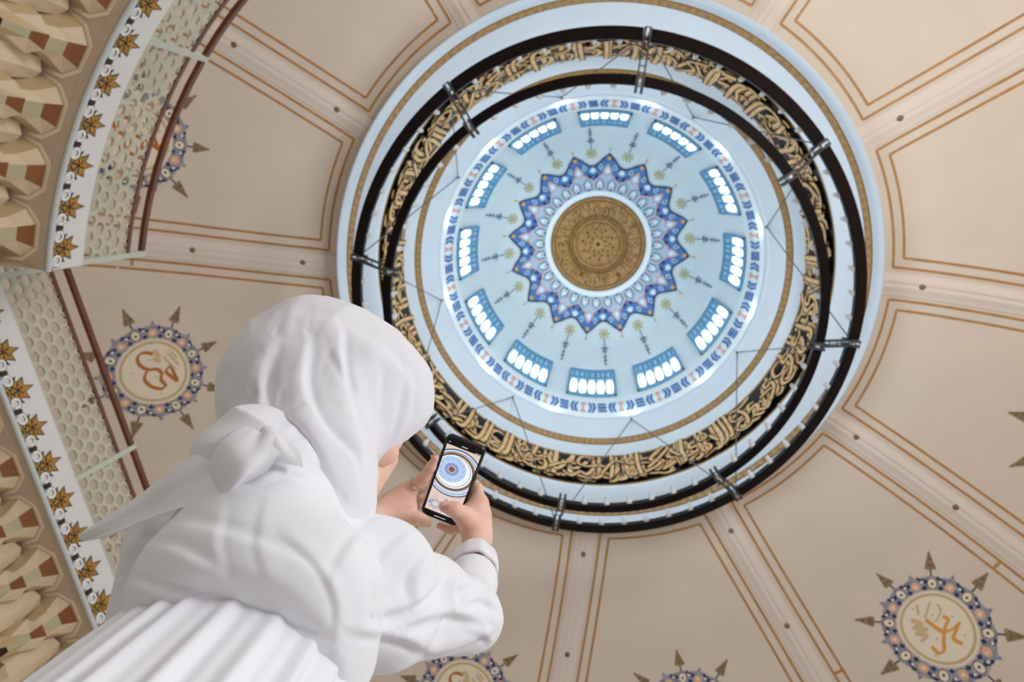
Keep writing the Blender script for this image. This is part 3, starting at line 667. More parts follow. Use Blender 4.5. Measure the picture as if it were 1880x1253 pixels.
        mb = MB(); hexbox(mb, f, a, b, .01, .06, HR - .05, HR + .02, 'rail', sg); add(mb, 'handrail', ba)
    for p in posts:
        mb = MB(); hexbox(mb, f, p - .03, p + .03, 0, .08, HF1, HR + .03, 'mint'); add(mb, 'post', ba)
    return wl, ba
SAGE = mat('muqarnas_sage', (190, 184, 150), .65, noise=.1, nscale=4)
stp1 = R(25.1) * RB
gallery(bay1, 0, stp1 * 2.02, [0.03, stp1, stp1 * 2], 'balustrade', 'curved mint lattice balustrade with two brown rails, upper one by the frame corner', 'wall_left', end0=True)
gallery(bay2, -1.2, 7.6, [-1.1, 1.2, 3.57, 5.9, 7.5], 'balustrade', 'straight mint lattice balustrade with brown rails behind the trailing scarf', 'wall_back')

# ------------------------------------------------------------------ surfaces grown from a distance field (cloth, skin)
class Field:
    def __init__(s, lo, hi, vox):
        s.lo = np.array(lo, np.float32); s.vox = vox; n = np.ceil((np.array(hi) - s.lo) / vox).astype(int) + 1; s.n = n
        ax = [s.lo[i] + vox * np.arange(n[i], dtype=np.float32) for i in range(3)]
        s.X, s.Y, s.Z = np.meshgrid(*ax, indexing='ij'); s.d = np.full(n, 9., np.float32)
    def smin(s, e, k):
        if k <= 0: s.d = np.minimum(s.d, e); return
        h = np.clip(.5 + .5 * (s.d - e) / k, 0, 1); s.d = (s.d * (1 - h) + e * h - k * h * (1 - h)).astype(np.float32)
    def cap(s, a, b, ra, rb, k=.01):          # tapered capsule, evaluated only in its neighbourhood
        a = np.array(a, np.float32); b = np.array(b, np.float32); ab = b - a; L = float(ab @ ab) + 1e-12
        mg = max(ra, rb) + k * 1.5 + s.vox * 6
        i0 = np.clip(np.floor((np.minimum(a, b) - mg - s.lo) / s.vox).astype(int), 0, s.n); i1 = np.clip(np.ceil((np.maximum(a, b) + mg - s.lo) / s.vox).astype(int) + 1, 0, s.n)
        if (i1 <= i0).any(): return
        sl = tuple(slice(i0[i], i1[i]) for i in range(3)); px, py, pz = s.X[sl] - a[0], s.Y[sl] - a[1], s.Z[sl] - a[2]
        t = np.clip((px * ab[0] + py * ab[1] + pz * ab[2]) / L, 0, 1)
        e = np.sqrt((px - t * ab[0]) ** 2 + (py - t * ab[1]) ** 2 + (pz - t * ab[2]) ** 2) - (ra + (rb - ra) * t)
        d = s.d[sl]
        if k <= 0: s.d[sl] = np.minimum(d, e); return
        h = np.clip(.5 + .5 * (d - e) / k, 0, 1); s.d[sl] = d * (1 - h) + e * h - k * h * (1 - h)
    def chain(s, pts, rad, k=.01):
        for i in range(len(pts) - 1): s.cap(pts[i], pts[i + 1], rad[i], rad[i + 1], k)
    def ell(s, c, axes, rot=None, k=.02):     # rot rows = ellipsoid axes in the world
        c = np.array(c, np.float32); P = [s.X - c[0], s.Y - c[1], s.Z - c[2]]
        rot = np.eye(3) if rot is None else np.array(rot)
        q = [sum(float(rot[i][j]) * P[j] for j in range(3)) for i in range(3)]
        k0 = np.sqrt(sum((q[i] / axes[i]) ** 2 for i in range(3))); k1 = np.sqrt(sum((q[i] / axes[i] ** 2) ** 2 for i in range(3))) + 1e-9
        s.smin((k0 * (k0 - 1) / k1).astype(np.float32), k)
    def sample(s, p):
        i = np.round((np.array(p) - s.lo) / s.vox).astype(int); return float(s.d[tuple(i)]) if (i >= 0).all() and (i < s.n).all() else 9.
    def mesh(s):
        D = s.d; ins = D < 0; nx, ny, nz = D.shape
        c = np.zeros((nx - 1, ny - 1, nz - 1), np.int8)
        for i in (0, 1):
            for j in (0, 1):
                for k in (0, 1): c += ins[i:nx - 1 + i, j:ny - 1 + j, k:nz - 1 + k]
        act = (c > 0) & (c < 8); idx = -np.ones(act.shape, np.int64); cells = np.argwhere(act); idx[act] = np.arange(len(cells))
        acc = np.zeros((len(cells), 3)); cnt = np.zeros(len(cells))
        cor = [(i, j, k) for i in (0, 1) for j in (0, 1) for k in (0, 1)]
        for A in cor:
            for ax in range(3):
                if A[ax]: continue
                B = list(A); B[ax] = 1
                da = D[tuple((cells + A).T)]; db = D[tuple((cells + B).T)]; m = (da < 0) != (db < 0)
                t = np.where(m, da / np.where(m, da - db, 1), 0)
                p = np.array(A, float)[None] + t[:, None] * (np.array(B) - np.array(A))[None]
                acc[m] += p[m]; cnt[m] += 1
        V = (cells + acc / cnt[:, None]) * s.vox + s.lo
        F = []
        for ax in range(3):
            sl = [slice(None)] * 3; sh = [slice(None)] * 3; sl[ax] = slice(0, -1); sh[ax] = slice(1, None)
            e = np.argwhere(ins[tuple(sl)] != ins[tuple(sh)]); u, v_ = (ax + 1) % 3, (ax + 2) % 3
            e = e[(e[:, u] > 0) & (e[:, v_] > 0) & (e[:, u] < D.shape[u] - 1) & (e[:, v_] < D.shape[v_] - 1)]
            flip = ins[tuple(e.T)]; du = np.zeros(3, int); dv = np.zeros(3, int); du[u] = 1; dv[v_] = 1
            q = np.stack([idx[tuple((e - du - dv).T)], idx[tuple((e - dv).T)], idx[tuple(e.T)], idx[tuple((e - du).T)]], 1)
            q[~flip] = q[~flip][:, ::-1]; F.append(q)
        return V, np.concatenate(F)
def relax(V, F, it=2, lam=.5):
    E = np.concatenate([F[:, [0, 1]], F[:, [1, 2]], F[:, [2, 3]], F[:, [3, 0]]]); n = len(V); deg = np.bincount(E[:, 0], minlength=n) + np.bincount(E[:, 1], minlength=n)
    for _ in range(it):
        S = np.stack([np.bincount(E[:, 0], V[E[:, 1], i], n) + np.bincount(E[:, 1], V[E[:, 0], i], n) for i in range(3)], 1)
        V = V + lam * (S / np.maximum(deg, 1)[:, None] - V)
    return V
def crease(V, F, folds):
    # cloth folds: a steep side and a soft side along drawn lines, raised along the surface normal where it faces the viewer
    N = np.zeros_like(V); fn = np.cross(V[F[:, 2]] - V[F[:, 0]], V[F[:, 3]] - V[F[:, 1]])
    for k in range(4):
        for c in range(3): N[:, c] += np.bincount(F[:, k], fn[:, c], len(V))
    N /= np.linalg.norm(N, axis=1, keepdims=True) + 1e-12
    P = V - np.array([0, 0, CH]); C = P @ np.array([xc, yc, zc])        # world axes seen from the camera
    px = 940 + F_ * C[:, 0] / -C[:, 2]; py = 626.5 - F_ * C[:, 1] / -C[:, 2]
    view = -P / np.linalg.norm(P, axis=1, keepdims=True); fac = np.clip(np.einsum('ij,ij->i', N, view) * 1.6, 0, 1); out = V.copy()
    for pts, A, w1, w2 in folds:
        L = np.array(spline(pts, 6)); best = np.full(len(V), 1e9); sd = np.zeros(len(V)); tt = np.zeros(len(V)); n = len(L) - 1
        for i in range(n):
            a, b = L[i], L[i + 1]; d = b - a; q = np.clip(((px - a[0]) * d[0] + (py - a[1]) * d[1]) / (d @ d + 1e-9), 0, 1)
            ox, oy = px - a[0] - q * d[0], py - a[1] - q * d[1]; r = np.hypot(ox, oy); m = r < best
            best[m] = r[m]; sd[m] = (r * np.sign(d[0] * oy - d[1] * ox))[m]; tt[m] = ((i + q) / n)[m]
        sg = np.sign(A); s_ = sd * sg
        pr = np.where(s_ > 0, np.exp(-(s_ / w1) ** 2) - .45 * np.exp(-((s_ - 2 * w1) / w1) ** 2), np.exp(-(s_ / w2) ** 2)) * (best < 4 * w2)
        out += N * (abs(A) * pr * fac * np.sin(pi * np.clip(tt * .94 + .03, 0, 1)) ** .6)[:, None]
    return out
def solid(name, parts, m, parent, keep=None):
    Vs, Fs, o = [], [], 0
    for V, F in parts: Vs.append(V); Fs.append(F + o); o += len(V)
    V = np.concatenate(Vs); F = np.concatenate(Fs)
    me = bpy.data.meshes.new(name); me.vertices.add(len(V)); me.vertices.foreach_set('co', V.astype(np.float32).ravel())
    me.loops.add(len(F) * 4); me.loops.foreach_set('vertex_index', F.ravel().astype(np.int32)); me.polygons.add(len(F))
    me.polygons.foreach_set('loop_start', np.arange(len(F), dtype=np.int32) * 4); me.update(calc_edges=True); me.validate()
    ob = link(name, me, [m], None, True); ob.parent = parent; ob.matrix_parent_inverse = Matrix.Translation(parent.location).inverted() if parent.type == 'EMPTY' else Matrix()
    return ob
def vnoise(x, y, z, seed=0):              # smooth value noise
    xi, yi, zi = np.floor(x).astype(np.int64), np.floor(y).astype(np.int64), np.floor(z).astype(np.int64)
    fx, fy, fz = x - xi, y - yi, z - zi; fx, fy, fz = [t * t * (3 - 2 * t) for t in (fx, fy, fz)]
    def h(a, b, c):
        n = (a * 374761393 + b * 668265263 + c * 2147483647 + seed * 1274126177) & 0xffffffff
        n = ((n ^ (n >> 13)) * 1274126177) & 0xffffffff
        return ((n ^ (n >> 16)) & 0xffff) / 65535. * 2 - 1
    r = 0
    for a in (0, 1):
        for b in (0, 1):
            for c in (0, 1): r = r + h(xi + a, yi + b, zi + c) * (fx if a else 1 - fx) * (fy if b else 1 - fy) * (fz if c else 1 - fz)
    return r

# ------------------------------------------------------------------ the woman
A_ = lambda x, y, h: np.array(at(x, y, h))
floor_xy = (-.35, .42)
pe = empty('person', (floor_xy[0], floor_xy[1], 0)); tag(pe, 'woman in white headscarf and white dress, raising both hands to photograph the dome', 'person')
NECK = A_(575, 850, .86); HEADC = A_(625, 745, .985)
SHR = A_(700, 1045, .79); ELR = A_(858, 1134, .89); WRR = A_(876, 1004, 1.13)
SHL = A_(360, 975, .78); ELL = A_(560, 1000, .93); WRL = A_(695, 950, 1.13)
WAI = A_(455, 1225, .62)
face = np.array([.50, .52, .62]); face /= np.linalg.norm(face)             # she looks up at the screen
hup = np.array([-.42, -.30, .8]); hup -= hup @ face * face; hup /= np.linalg.norm(hup); hr = np.cross(face, hup)
HR_ = [hr, face, hup]
hd = lambda x, y, z: HEADC + hr * x + face * y + hup * z
f = Field((-.62, .02, .0), (.02, .86, 1.78), .009)
f.ell(HEADC + hup * .01, (.070, .082, .096), HR_, 0); f.ell(hd(-.01, .026, -.052), (.042, .040, .044), HR_, .03)
f.cap(NECK - [0, 0, .07], hd(0, -.01, -.06), .050, .052, .03)
f.cap(NECK - [0, 0, .09], SHR, .035, .035, .03); f.cap(NECK - [0, 0, .09], SHL, .035, .035, .03)
f.cap(NECK - [0, -.02, .12], WAI, .055, .065, .04); f.cap(WAI, WAI - [0, 0, .22], .065, .075, .04)
f.cap(A_(705, 842, 1.0), A_(650, 912, .93), .023, .030, .02)
f.chain([SHR, ELR, WRR], [.043, .036, .024]); f.chain([SHL, ELL, WRL], [.043, .036, .024])
for s_ in (-1, 1):
    hip = WAI + [s_ * .05, 0, -.24]; f.chain([hip, [WAI[0] + s_ * .05, WAI[1] + .01, .50], [WAI[0] + s_ * .08, WAI[1] - .02, .09]], [.062, .048, .036], .02)
    f.cap([WAI[0] + s_ * .08, WAI[1] - .04, .045], [WAI[0] + s_ * .09, WAI[1] + .14, .035], .035, .028, .02)
Vb, Fb = f.mesh(); Vb = relax(Vb, Fb, 2); parts = [(Vb, Fb)]
# face features on the head (turned from the camera but real)
f = Field(tuple(HEADC - .14), tuple(HEADC + .14), .003)
f.ell(HEADC + hup * .01, (.071, .086, .098), HR_, 0); f.ell(hd(-.012, .030, -.052), (.040, .040, .042), HR_, .03)
f.ell(hd(0, .050, -.02), (.050, .034, .05), HR_, .02)
f.chain([hd(0, .088, .018), hd(0, .108, -.018)], [.008, .012], .012)
for s_ in (-1, 1):
    f.ell(hd(s_ * .03, .076, .018), (.014, .012, .009), HR_, .006); f.ell(hd(s_ * .032, .084, .036), (.02, .006, .005), HR_, .01)
    f.ell(hd(s_ * .04, .062, -.022), (.026, .022, .024), HR_, .02); f.ell(hd(s_ * .074, -.005, .0), (.008, .018, .03), HR_, .008)
f.ell(hd(0, .092, -.044), (.022, .008, .005), HR_, .006); f.ell(hd(0, .09, -.054), (.019, .009, .006), HR_, .006); f.ell(hd(0, .066, -.080), (.018, .014, .014), HR_, .02)
V, F = f.mesh(); parts.append((relax(V, F, 1), F))
# hands: every finger its own chain of bones rooted in the palm
HB = .0018
fh = Field(tuple(A_(845, 940, 1.17) - [.085, .10, .10]), tuple(A_(845, 940, 1.17) + [.085, .14, .11]), HB)
PR = lambda *a: [A_(*q) for q in a]
fh.chain([WRR + (ELR - WRR) * .45, WRR, A_(875, 985, 1.15)], [.0285, .0215, .0225], .012)
fh.chain(PR((876, 990, 1.15), (868, 950, 1.175)), [.021, .026], .015)
fh.chain(PR((874, 985, 1.155), (880, 925, 1.19)), [.018, .018], .018); fh.chain(PR((882, 985, 1.16), (885, 950, 1.195)), [.016, .017], .018)
fh.chain(PR((864, 962, 1.155), (851, 948, 1.145), (834, 936, 1.135), (816, 931, 1.132)), [.0215, .0165, .0125, .0098], .009)       # thumb over the glass
for ps, rd in (((( 880, 925, 1.19), (877, 897, 1.205), (858, 884, 1.222), (838, 886, 1.224)), (.0125, .0095, .0082, .0070)),
               (((883, 938, 1.195), (878, 912, 1.215), (856, 902, 1.228), (834, 904, 1.228)), (.0125, .0096, .0084, .0072)),
               (((882, 952, 1.195), (872, 934, 1.218), (850, 926, 1.230), (830, 928, 1.230)), (.012, .0090, .0080, .0068)),
               (((872, 962, 1.19), (853, 971, 1.206), (828, 974, 1.206), (808, 966, 1.203)), (.0125, .0088, .0078, .0070))):
    fh.chain(PR(*ps), list(rd), .006)
V, F = fh.mesh(); parts.append((relax(V, F, 1), F))
fl_ = Field(tuple(A_(745, 915, 1.16) - [.085, .10, .09]), tuple(A_(745, 915, 1.16) + [.09, .08, .09]), HB)
fl_.chain([WRL + (ELL - WRL) * .35, WRL, A_(715, 938, 1.15)], [.027, .0215, .022], .012)
fl_.chain(PR((712, 935, 1.15), (738, 912, 1.17)), [.022, .020], .015); fl_.chain(PR((715, 945, 1.15), (745, 932, 1.165)), [.021, .021], .015)
fl_.chain(PR((720, 925, 1.16), (752, 897, 1.175)), [.017, .0135], .015)
for ps, rd in ((((752, 899, 1.175), (779, 876, 1.165), (791, 858, 1.16), (799, 842, 1.158)), (.0130, .0098, .0083, .0066)),             # index along the edge
               (((752, 908, 1.185), (776, 893, 1.205), (796, 880, 1.215), (815, 872, 1.216)), (.0125, .0096, .0083, .0070)),
               (((750, 920, 1.185), (773, 912, 1.208), (793, 903, 1.218), (812, 898, 1.220)), (.012, .0092, .0082, .0068)),
               (((748, 928, 1.18), (768, 928, 1.208), (786, 924, 1.220), (803, 920, 1.222)), (.011, .0082, .0072, .0062)),
               (((735, 945, 1.15), (760, 951, 1.155), (774, 955, 1.165), (785, 961, 1.172)), (.0165, .0125, .0108, .0086))):              # thumb under the corner
    fl_.chain(PR(*ps), list(rd), .006)
V, F = fl_.mesh(); parts.append((relax(V, F, 1), F))
body = solid('body', parts, 'skin', pe)
# nails
def nail(c, nrm, along, w_, l_):
    c = Vector(c); nrm = Vector(nrm).normalized(); al = Vector(along); al = (al - nrm * al.dot(nrm)).normalized(); sd = nrm.cross(al); mb = MB()
    mb.grid([[c + sd * w_ * math.sin(u_) + al * l_ * t * (1 - .25 * abs(u_)) + nrm * (.0012 - w_ * (1 - cos(u_))) for u_ in (-.9, -.45, 0, .45, .9)] for t in (-1, -.5, 0, .5, 1)], 'nail'); return add(mb, 'fingernail', body, True)
eye = Vector((0, 0, CH))
tp = at(819, 931, 1.132); nail(tp + (eye - tp).normalized() * .0088 + Vector((-.001, -.001, 0)), (eye - tp).normalized() + Vector((-.3, -.6, 0)), tp - at(834, 936, 1.135), .0068, .0068)
tp = at(798, 843, 1.158); nail(tp + Vector((-.002, -.0066, 0)), (-.25, -.9, -.3), tp - at(791, 858, 1.16), .005, .006)
tp = at(784, 960, 1.172); nail(tp + (eye - tp).normalized() * .0072, (eye - tp).normalized() + Vector((.5, .5, 0)), tp - at(774, 955, 1.165), .006, .006)
mb = MB(); c0 = at(764, 888, 1.170); dr = (at(779, 876, 1.165) - at(752, 899, 1.175)).normalized(); u_ = dr.orthogonal().normalized(); v_ = dr.cross(u_)
mb.tube([c0 + (u_ * cos(t) + v_ * sin(t)) * .0122 for t in [2 * pi * k / 24 for k in range(25)]], .0011, 'ring', 6, False); rg = add(mb, 'finger_ring', pe, True)

# headscarf
f = Field((-.66, .02, 1.24), (-.16, .52, 1.78), .0036)
S = lambda x, y, h: A_(x, y, h)
f.ell(S(600, 705, 1.0), (.120, .125, .118), None, 0)
f.ell(S(560, 655, 1.00), (.082, .078, .075), None, .05)
f.ell(S(515, 715, .95), (.072, .085, .085), None, .05)
f.ell(S(690, 725, 1.04), (.092, .092, .085), None, .05)
f.cap(S(600, 745, .98), S(602, 885, .88), .100, .026, .04)
f.cap(S(690, 775, 1.0), S(612, 884, .93), .046, .015, .03)
f.cap(S(560, 745, .95), S(565, 850, .84), .105, .075, .05)
f.cap(S(565, 850, .84), S(600, 930, .80), .075, .060, .05)
f.cap(S(505, 790, .90), S(560, 860, .84), .060, .060, .04)
# cut the face opening away below and in front
X, Y, Z = f.X, f.Y, f.Z
inner = Field.__new__(Field); inner.X, inner.Y, inner.Z = X, Y, Z; inner.d = np.full(X.shape, 9., np.float32)
inner.ell(HEADC + face * .105 - hup * .03, (.044, .05, .062), HR_, 0)
# long folds radiating from the nape knot up over the head
KN = S(505, 820, .86)
dx, dy, dz = X - KN[0], Y - KN[1], Z - KN[2]
rr_ = np.sqrt(dx * dx + dy * dy + dz * dz) + 1e-6
vx = Vector((0, 0, CH)) - Vector(KN); vx.normalize(); e1 = vx.orthogonal().normalized(); e2 = vx.cross(e1)
ang = np.arctan2(dx * e2.x + dy * e2.y + dz * e2.z, dx * e1.x + dy * e1.y + dz * e1.z)
lat = (dx * vx.x + dy * vx.y + dz * vx.z) / rr_
nz_ = vnoise(ang * 3.2 + rr_ * 2.5, lat * 2.4 + 3, rr_ * 3.0, 3)
nz2 = vnoise(ang * 6.5 - rr_ * 3, lat * 4 + 1, rr_ * 5.0, 8)
fold = (1 - np.abs(nz_)) ** 2 * .0045 + (1 - np.abs(nz2)) ** 3 * .0015
f.d = f.d - (fold - .002) * np.clip(rr_ / .06, .3, 1)
f.d = np.maximum(f.d, -inner.d)
V, F = f.mesh(); V = relax(V, F, 2)
V = crease(V, F, [([(560, 628), (552, 700), (566, 755), (592, 800), (636, 850), (656, 905)], -.0105, 9, 34), ([(618, 604), (622, 680), (636, 739), (652, 803), (664, 860)], -.0085, 8, 26),
    ([(500, 625), (478, 690), (481, 751), (508, 800)], -.0070, 9, 24), ([(728, 705), (712, 780), (690, 830)], -.0050, 7, 16), ([(690, 680), (684, 750), (668, 820)], -.0045, 7, 16), ([(750, 690), (745, 760), (715, 825)], -.0035, 7, 14),
    ([(505, 782), (545, 778), (583, 826), (624, 898)], .0085, 9, 24), ([(443, 735), (464, 795)], -.0050, 7, 14), ([(610, 640), (640, 700), (668, 770)], .0040, 7, 22), ([(540, 800), (575, 850), (600, 905)], .0045, 7, 16),
    ([(545, 590), (600, 596), (690, 640), (760, 720)], -.0030, 10, 30), ([(470, 660), (455, 720), (462, 770)], -.0035, 8, 16), ([(640, 620), (700, 650), (735, 690)], -.0030, 8, 24)])
scarf = solid('headscarf', [(V, F)], 'scarf', pe)
# knot bow and trailing tails: folded cloth sheets with thickness
def sheet(name, rows, thick, m, parent, sub=6, amp=.0, fr=3., seed=1):
    P = np.array([[np.array(p) for p in r] for r in rows]); a, b = P.shape[:2]
    def up(P, n):
        out = []
        for i in range(len(P) - 1):
            p0, p1, p2, p3 = P[max(i - 1, 0)], P[i], P[i + 1], P[min(i + 2, len(P) - 1)]
            for j in range(n):
                t = j / n; out.append(.5 * (2 * p1 + (p2 - p0) * t + (2 * p0 - 5 * p1 + 4 * p2 - p3) * t * t + (3 * p1 - p0 - 3 * p2 + p3) * t ** 3))
        out.append(P[-1]); return np.array(out)
    P = up(P, sub); P = up(P.transpose(1, 0, 2), sub).transpose(1, 0, 2); a, b = P.shape[:2]
    du = np.gradient(P, axis=0); dv = np.gradient(P, axis=1); N = np.cross(du, dv); N /= np.linalg.norm(N, axis=2, keepdims=True) + 1e-9
    if amp:
        U, W = np.meshgrid(np.linspace(0, 1, a), np.linspace(0, 1, b), indexing='ij')
        P = P + N * (amp * vnoise(U * 2.2, W * fr * 2, U * 0 + seed, seed))[..., None]
    mb = MB(); top = P + N * thick / 2; bot = P - N * thick / 2
    mb.grid(top.tolist(), m); mb.grid(bot[::-1].tolist(), m)
    ring_ = [(i, 0) for i in range(a)] + [(a - 1, j) for j in range(1, b)] + [(i, b - 1) for i in range(a - 2, -1, -1)] + [(0, j) for j in range(b - 2, 0, -1)]
    mb.grid([[top[i, j], bot[i, j]] for i, j in ring_], m, closed_u=True)
    return add(mb, name, parent, True)
f = Field((-.66, .05, 1.20), (-.20, .62, 1.56), .0036)
f.ell(S(470, 822, .76), (.036, .044, .040), None, 0)
f.cap(S(455, 812, .76), S(405, 830, .74), .034, .032, .03)
f.cap(S(430, 850, .73), S(412, 895, .70), .032, .012, .03)
f.cap(S(500, 830, .78), S(545, 862, .76), .034, .03, .03); f.cap(S(470, 840, .75), S(520, 858, .74), .03, .026, .02)
X, Y, Z = f.X, f.Y, f.Z
f.d = f.d - ((1 - np.abs(vnoise(X * 14 + Y * 9, Y * 16, Z * 22, 4))) ** 3 * .008 - .003)
V, F = f.mesh(); knot = solid('scarf_knot', [(relax(V, F, 1), F)], 'scarf', scarf)
tail = [[S(475, 795, .75), S(480, 840, .73), S(470, 885, .71)],
        [S(400, 812, .73), S(395, 860, .70), S(420, 912, .67)],
        [S(335, 850, .71), S(330, 890, .685), S(335, 935, .66)],
        [S(270, 903, .70), S(270, 930, .68), S(275, 955, .66)],
        [S(205, 953, .69), S(207, 966, .675), S(212, 978, .66)],
        [S(150, 988, .68), S(151, 991, .678), S(152, 994, .676)]]
sheet('bow_loop', [[S(452, 786, .725), S(478, 790, .72), S(508, 800, .715)], [S(410, 812, .70), S(455, 835, .668), S(512, 832, .69)], [S(388, 848, .685), S(438, 872, .652), S(492, 858, .672)],
    [S(388, 884, .672), S(424, 896, .650), S(458, 886, .662)], [S(406, 914, .658), S(412, 919, .656), S(420, 914, .658)]], .0024, 'scarf', scarf, 7, .005, 2.0, 5)
sheet('bow_loop', [[S(476, 790, .73), S(500, 786, .73), S(522, 800, .73)], [S(480, 820, .70), S(512, 816, .695), S(548, 832, .70)], [S(476, 856, .683), S(510, 850, .682), S(556, 858, .69)]], .0024, 'scarf', scarf, 7, .004, 2.0, 8)
sheet('scarf_tail', tail, .0022, 'scarf', scarf, 7, .006, 2.5, 3)

# dress: bodice and sleeves in one field
f = Field((-.66, .06, 1.00), (.0, .78, 1.62), .0042)
def tor(c0, a0, c1, a1, k):   # flattened tapered section
    n = 10
    for i in range(n + 1):
        t = i / n; c = np.array(c0) * (1 - t) + np.array(c1) * t; f.ell(c, (a0[0] * (1 - t) + a1[0] * t, a0[1] * (1 - t) + a1[1] * t, .075), None, k if i else 0)
tor(WAI, (.118, .088), (NECK + [0.02, .05, -.20]), (.122, .080), .03)
f.cap(NECK - [0.02, -.02, .13], SHR, .052, .054, .05); f.cap(NECK - [0, -.02, .13], SHL, .052, .050, .05)
f.cap(SHL, ELL + (SHL - ELL) * .1, .048, .040, .03); f.cap(ELL, ELL + (WRL - ELL) * .5, .040, .033, .02)
f.cap(SHR, SHR + (ELR - SHR) * .55, .050, .048, .03); f.cap(SHR + (ELR - SHR) * .55, ELR, .048, .042, .03)
ctop = WRR + (ELR - WRR) * .27
f.cap(ELR, ELR + (ctop - ELR) * .6, .042, .038, .02); f.cap(ELR + (ctop - ELR) * .6, ctop, .038, .032, .015)
f.cap(NECK - [0, 0, .15], NECK + [0, 0, -.085], .07, .052, .04)
f.cap(SHR, A_(705, 1150, .75), .052, .050, .04); f.cap(A_(705, 1150, .75), ELR, .048, .038, .03)
f.cap(A_(315, 985, .75), A_(285, 1130, .69), .048, .052, .05)
X, Y, Z = f.X, f.Y, f.Z
# crush folds in the sleeve, softer drape over the back
dE = np.sqrt((X - ELR[0]) ** 2 + (Y - ELR[1]) ** 2 + (Z - ELR[2]) ** 2)
n1 = (1 - np.abs(vnoise(X * 13 + Z * 5, Y * 9, Z * 21 + X * 6, 5))) ** 3; n2 = (1 - np.abs(vnoise(X * 7 + Y * 5, Y * 7, Z * 9, 9))) ** 3
n3 = (1 - np.abs(vnoise((X + Y) * 4, (X - Y) * 8, Z * 16, 2))) ** 4
wE = np.exp(-(dE / .13) ** 2)
f.d = f.d - (n1 * .004 * wE + n2 * .003 - .002)
# cut: sleeve opening and waist plane
ux = (WRR - ELR) / np.linalg.norm(WRR - ELR); pl = (X - ctop[0]) * ux[0] + (Y - ctop[1]) * ux[1] + (Z - ctop[2]) * ux[2]
near = np.sqrt((X - ctop[0]) ** 2 + (Y - ctop[1]) ** 2 + (Z - ctop[2]) ** 2) < .075
f.d = np.where(near, np.maximum(f.d, pl), f.d)
f.d = np.maximum(f.d, (WAI[2] - .035 - Z))
V, F = f.mesh(); V = relax(V, F, 2)
V = crease(V, F, [([(776, 1180), (818, 1112), (836, 1064)], .012, 8, 18), ([(740, 1146), (810, 1122), (886, 1138)], .010, 8, 18), ([(772, 1196), (836, 1184), (906, 1148)], .009, 8, 18), ([(694, 1128), (760, 1104), (806, 1052)], .009, 8, 22),
    ([(520, 978), (584, 1036), (620, 1110), (616, 1185)], .0030, 6, 18), ([(178, 1062), (340, 1096), (482, 1142), (610, 1190)], -.0065, 7, 34), ([(408, 930), (398, 1000), (412, 1060)], -.0018, 7, 20), ([(492, 915), (478, 1000), (500, 1070)], .0016, 8, 22),
    ([(222, 1000), (330, 1020), (430, 1080)], -.003, 10, 28), ([(700, 955), (650, 1000), (612, 1066)], .0028, 9, 24), ([(752, 985), (706, 1030), (690, 1090)], .0045, 8, 20), ([(836, 1084), (870, 1068), (912, 1082)], .005, 6, 12),
    ([(842, 1110), (880, 1096), (914, 1116)], .006, 6, 12), ([(300, 905), (276, 965), (226, 1045)], -.005, 9, 20), ([(650, 1156), (736, 1168), (800, 1200)], .008, 8, 20), ([(470, 884), (536, 866), (596, 888), (648, 938)], .005, 5, 12),
    ([(850, 1150), (884, 1160), (905, 1180)], .005, 6, 12), ([(250, 960), (420, 990), (600, 1060)], -.003, 12, 40), ([(790, 1020), (760, 1060), (756, 1110)], .006, 7, 16)])
dress = solid('dress', [(V, F)], 'dress', pe)
# rolled cuff
def cuff(c, u_, r, wd, name='cuff'):
    u_ = Vector(u_).normalized(); a = u_.orthogonal().normalized(); b = u_.cross(a); c = Vector(c); rows = []
    for k in range(48):
        t = 2 * pi * k / 48; w_ = .0012 * sin(5 * t) + .0008 * sin(9 * t + 1)
        rows.append([c + (a * cos(t) + b * sin(t)) * (rr_ + w_) + u_ * z for rr_, z in ((r - .004, wd * .45), (r, wd * .5), (r + .003, wd * .3), (r + .0045, -wd * .2), (r + .004, -wd * .5), (r - .001, -wd * .52), (r - .006, -wd * .3))])
    mb = MB(); mb.grid(rows, 'dress', closed_u=True, closed_v=True); return add(mb, name, dress, True)
cuff(ctop - ux * .008, ux, .0350, .056)
# gathered skirt below the high waist seam, down to the floor
rows = []; NT = 360; hs = [WAI[2] + .005, WAI[2] - .005, WAI[2] - .025, 1.13, 1.08, 1.0, .92, .82, .68, .5, .36, .22, .10, .04]
for i, z in enumerate(hs):
    t = (WAI[2] - z) / 1.16; t = max(t, 0); row = []
    for k in range(NT):
        a = 2 * pi * k / NT
        pl_ = sin(a * 23 + 2.0 * sin(a * 3)) * .6 + sin(a * 37 + 1.3) * .3 + sin(a * 11 + .7) * .4 * min(1, t * 3)
        rx = .131 + .07 * t + (0, .003, .006)[min(i, 2)]; ry = .093 + .09 * t + (0, .003, .006)[min(i, 2)]; am = (.0006, .0010, .0030)[i] if i < 3 else .0048 + .020 * t
        rx += pl_ * am; ry += pl_ * am
        cx_, cy_ = WAI[0] - .018 - .02 * t, WAI[1] + .02 * t
        row.append((cx_ + rx * cos(a), cy_ + ry * sin(a), z + SKT(a) if i < 6 else z) if False else (cx_ + rx * cos(a), cy_ + ry * sin(a), z))
    rows.append(row)
mb = MB(); mb.grid(rows, 'dress', closed_v=True); add(mb, 'skirt', dress, True)

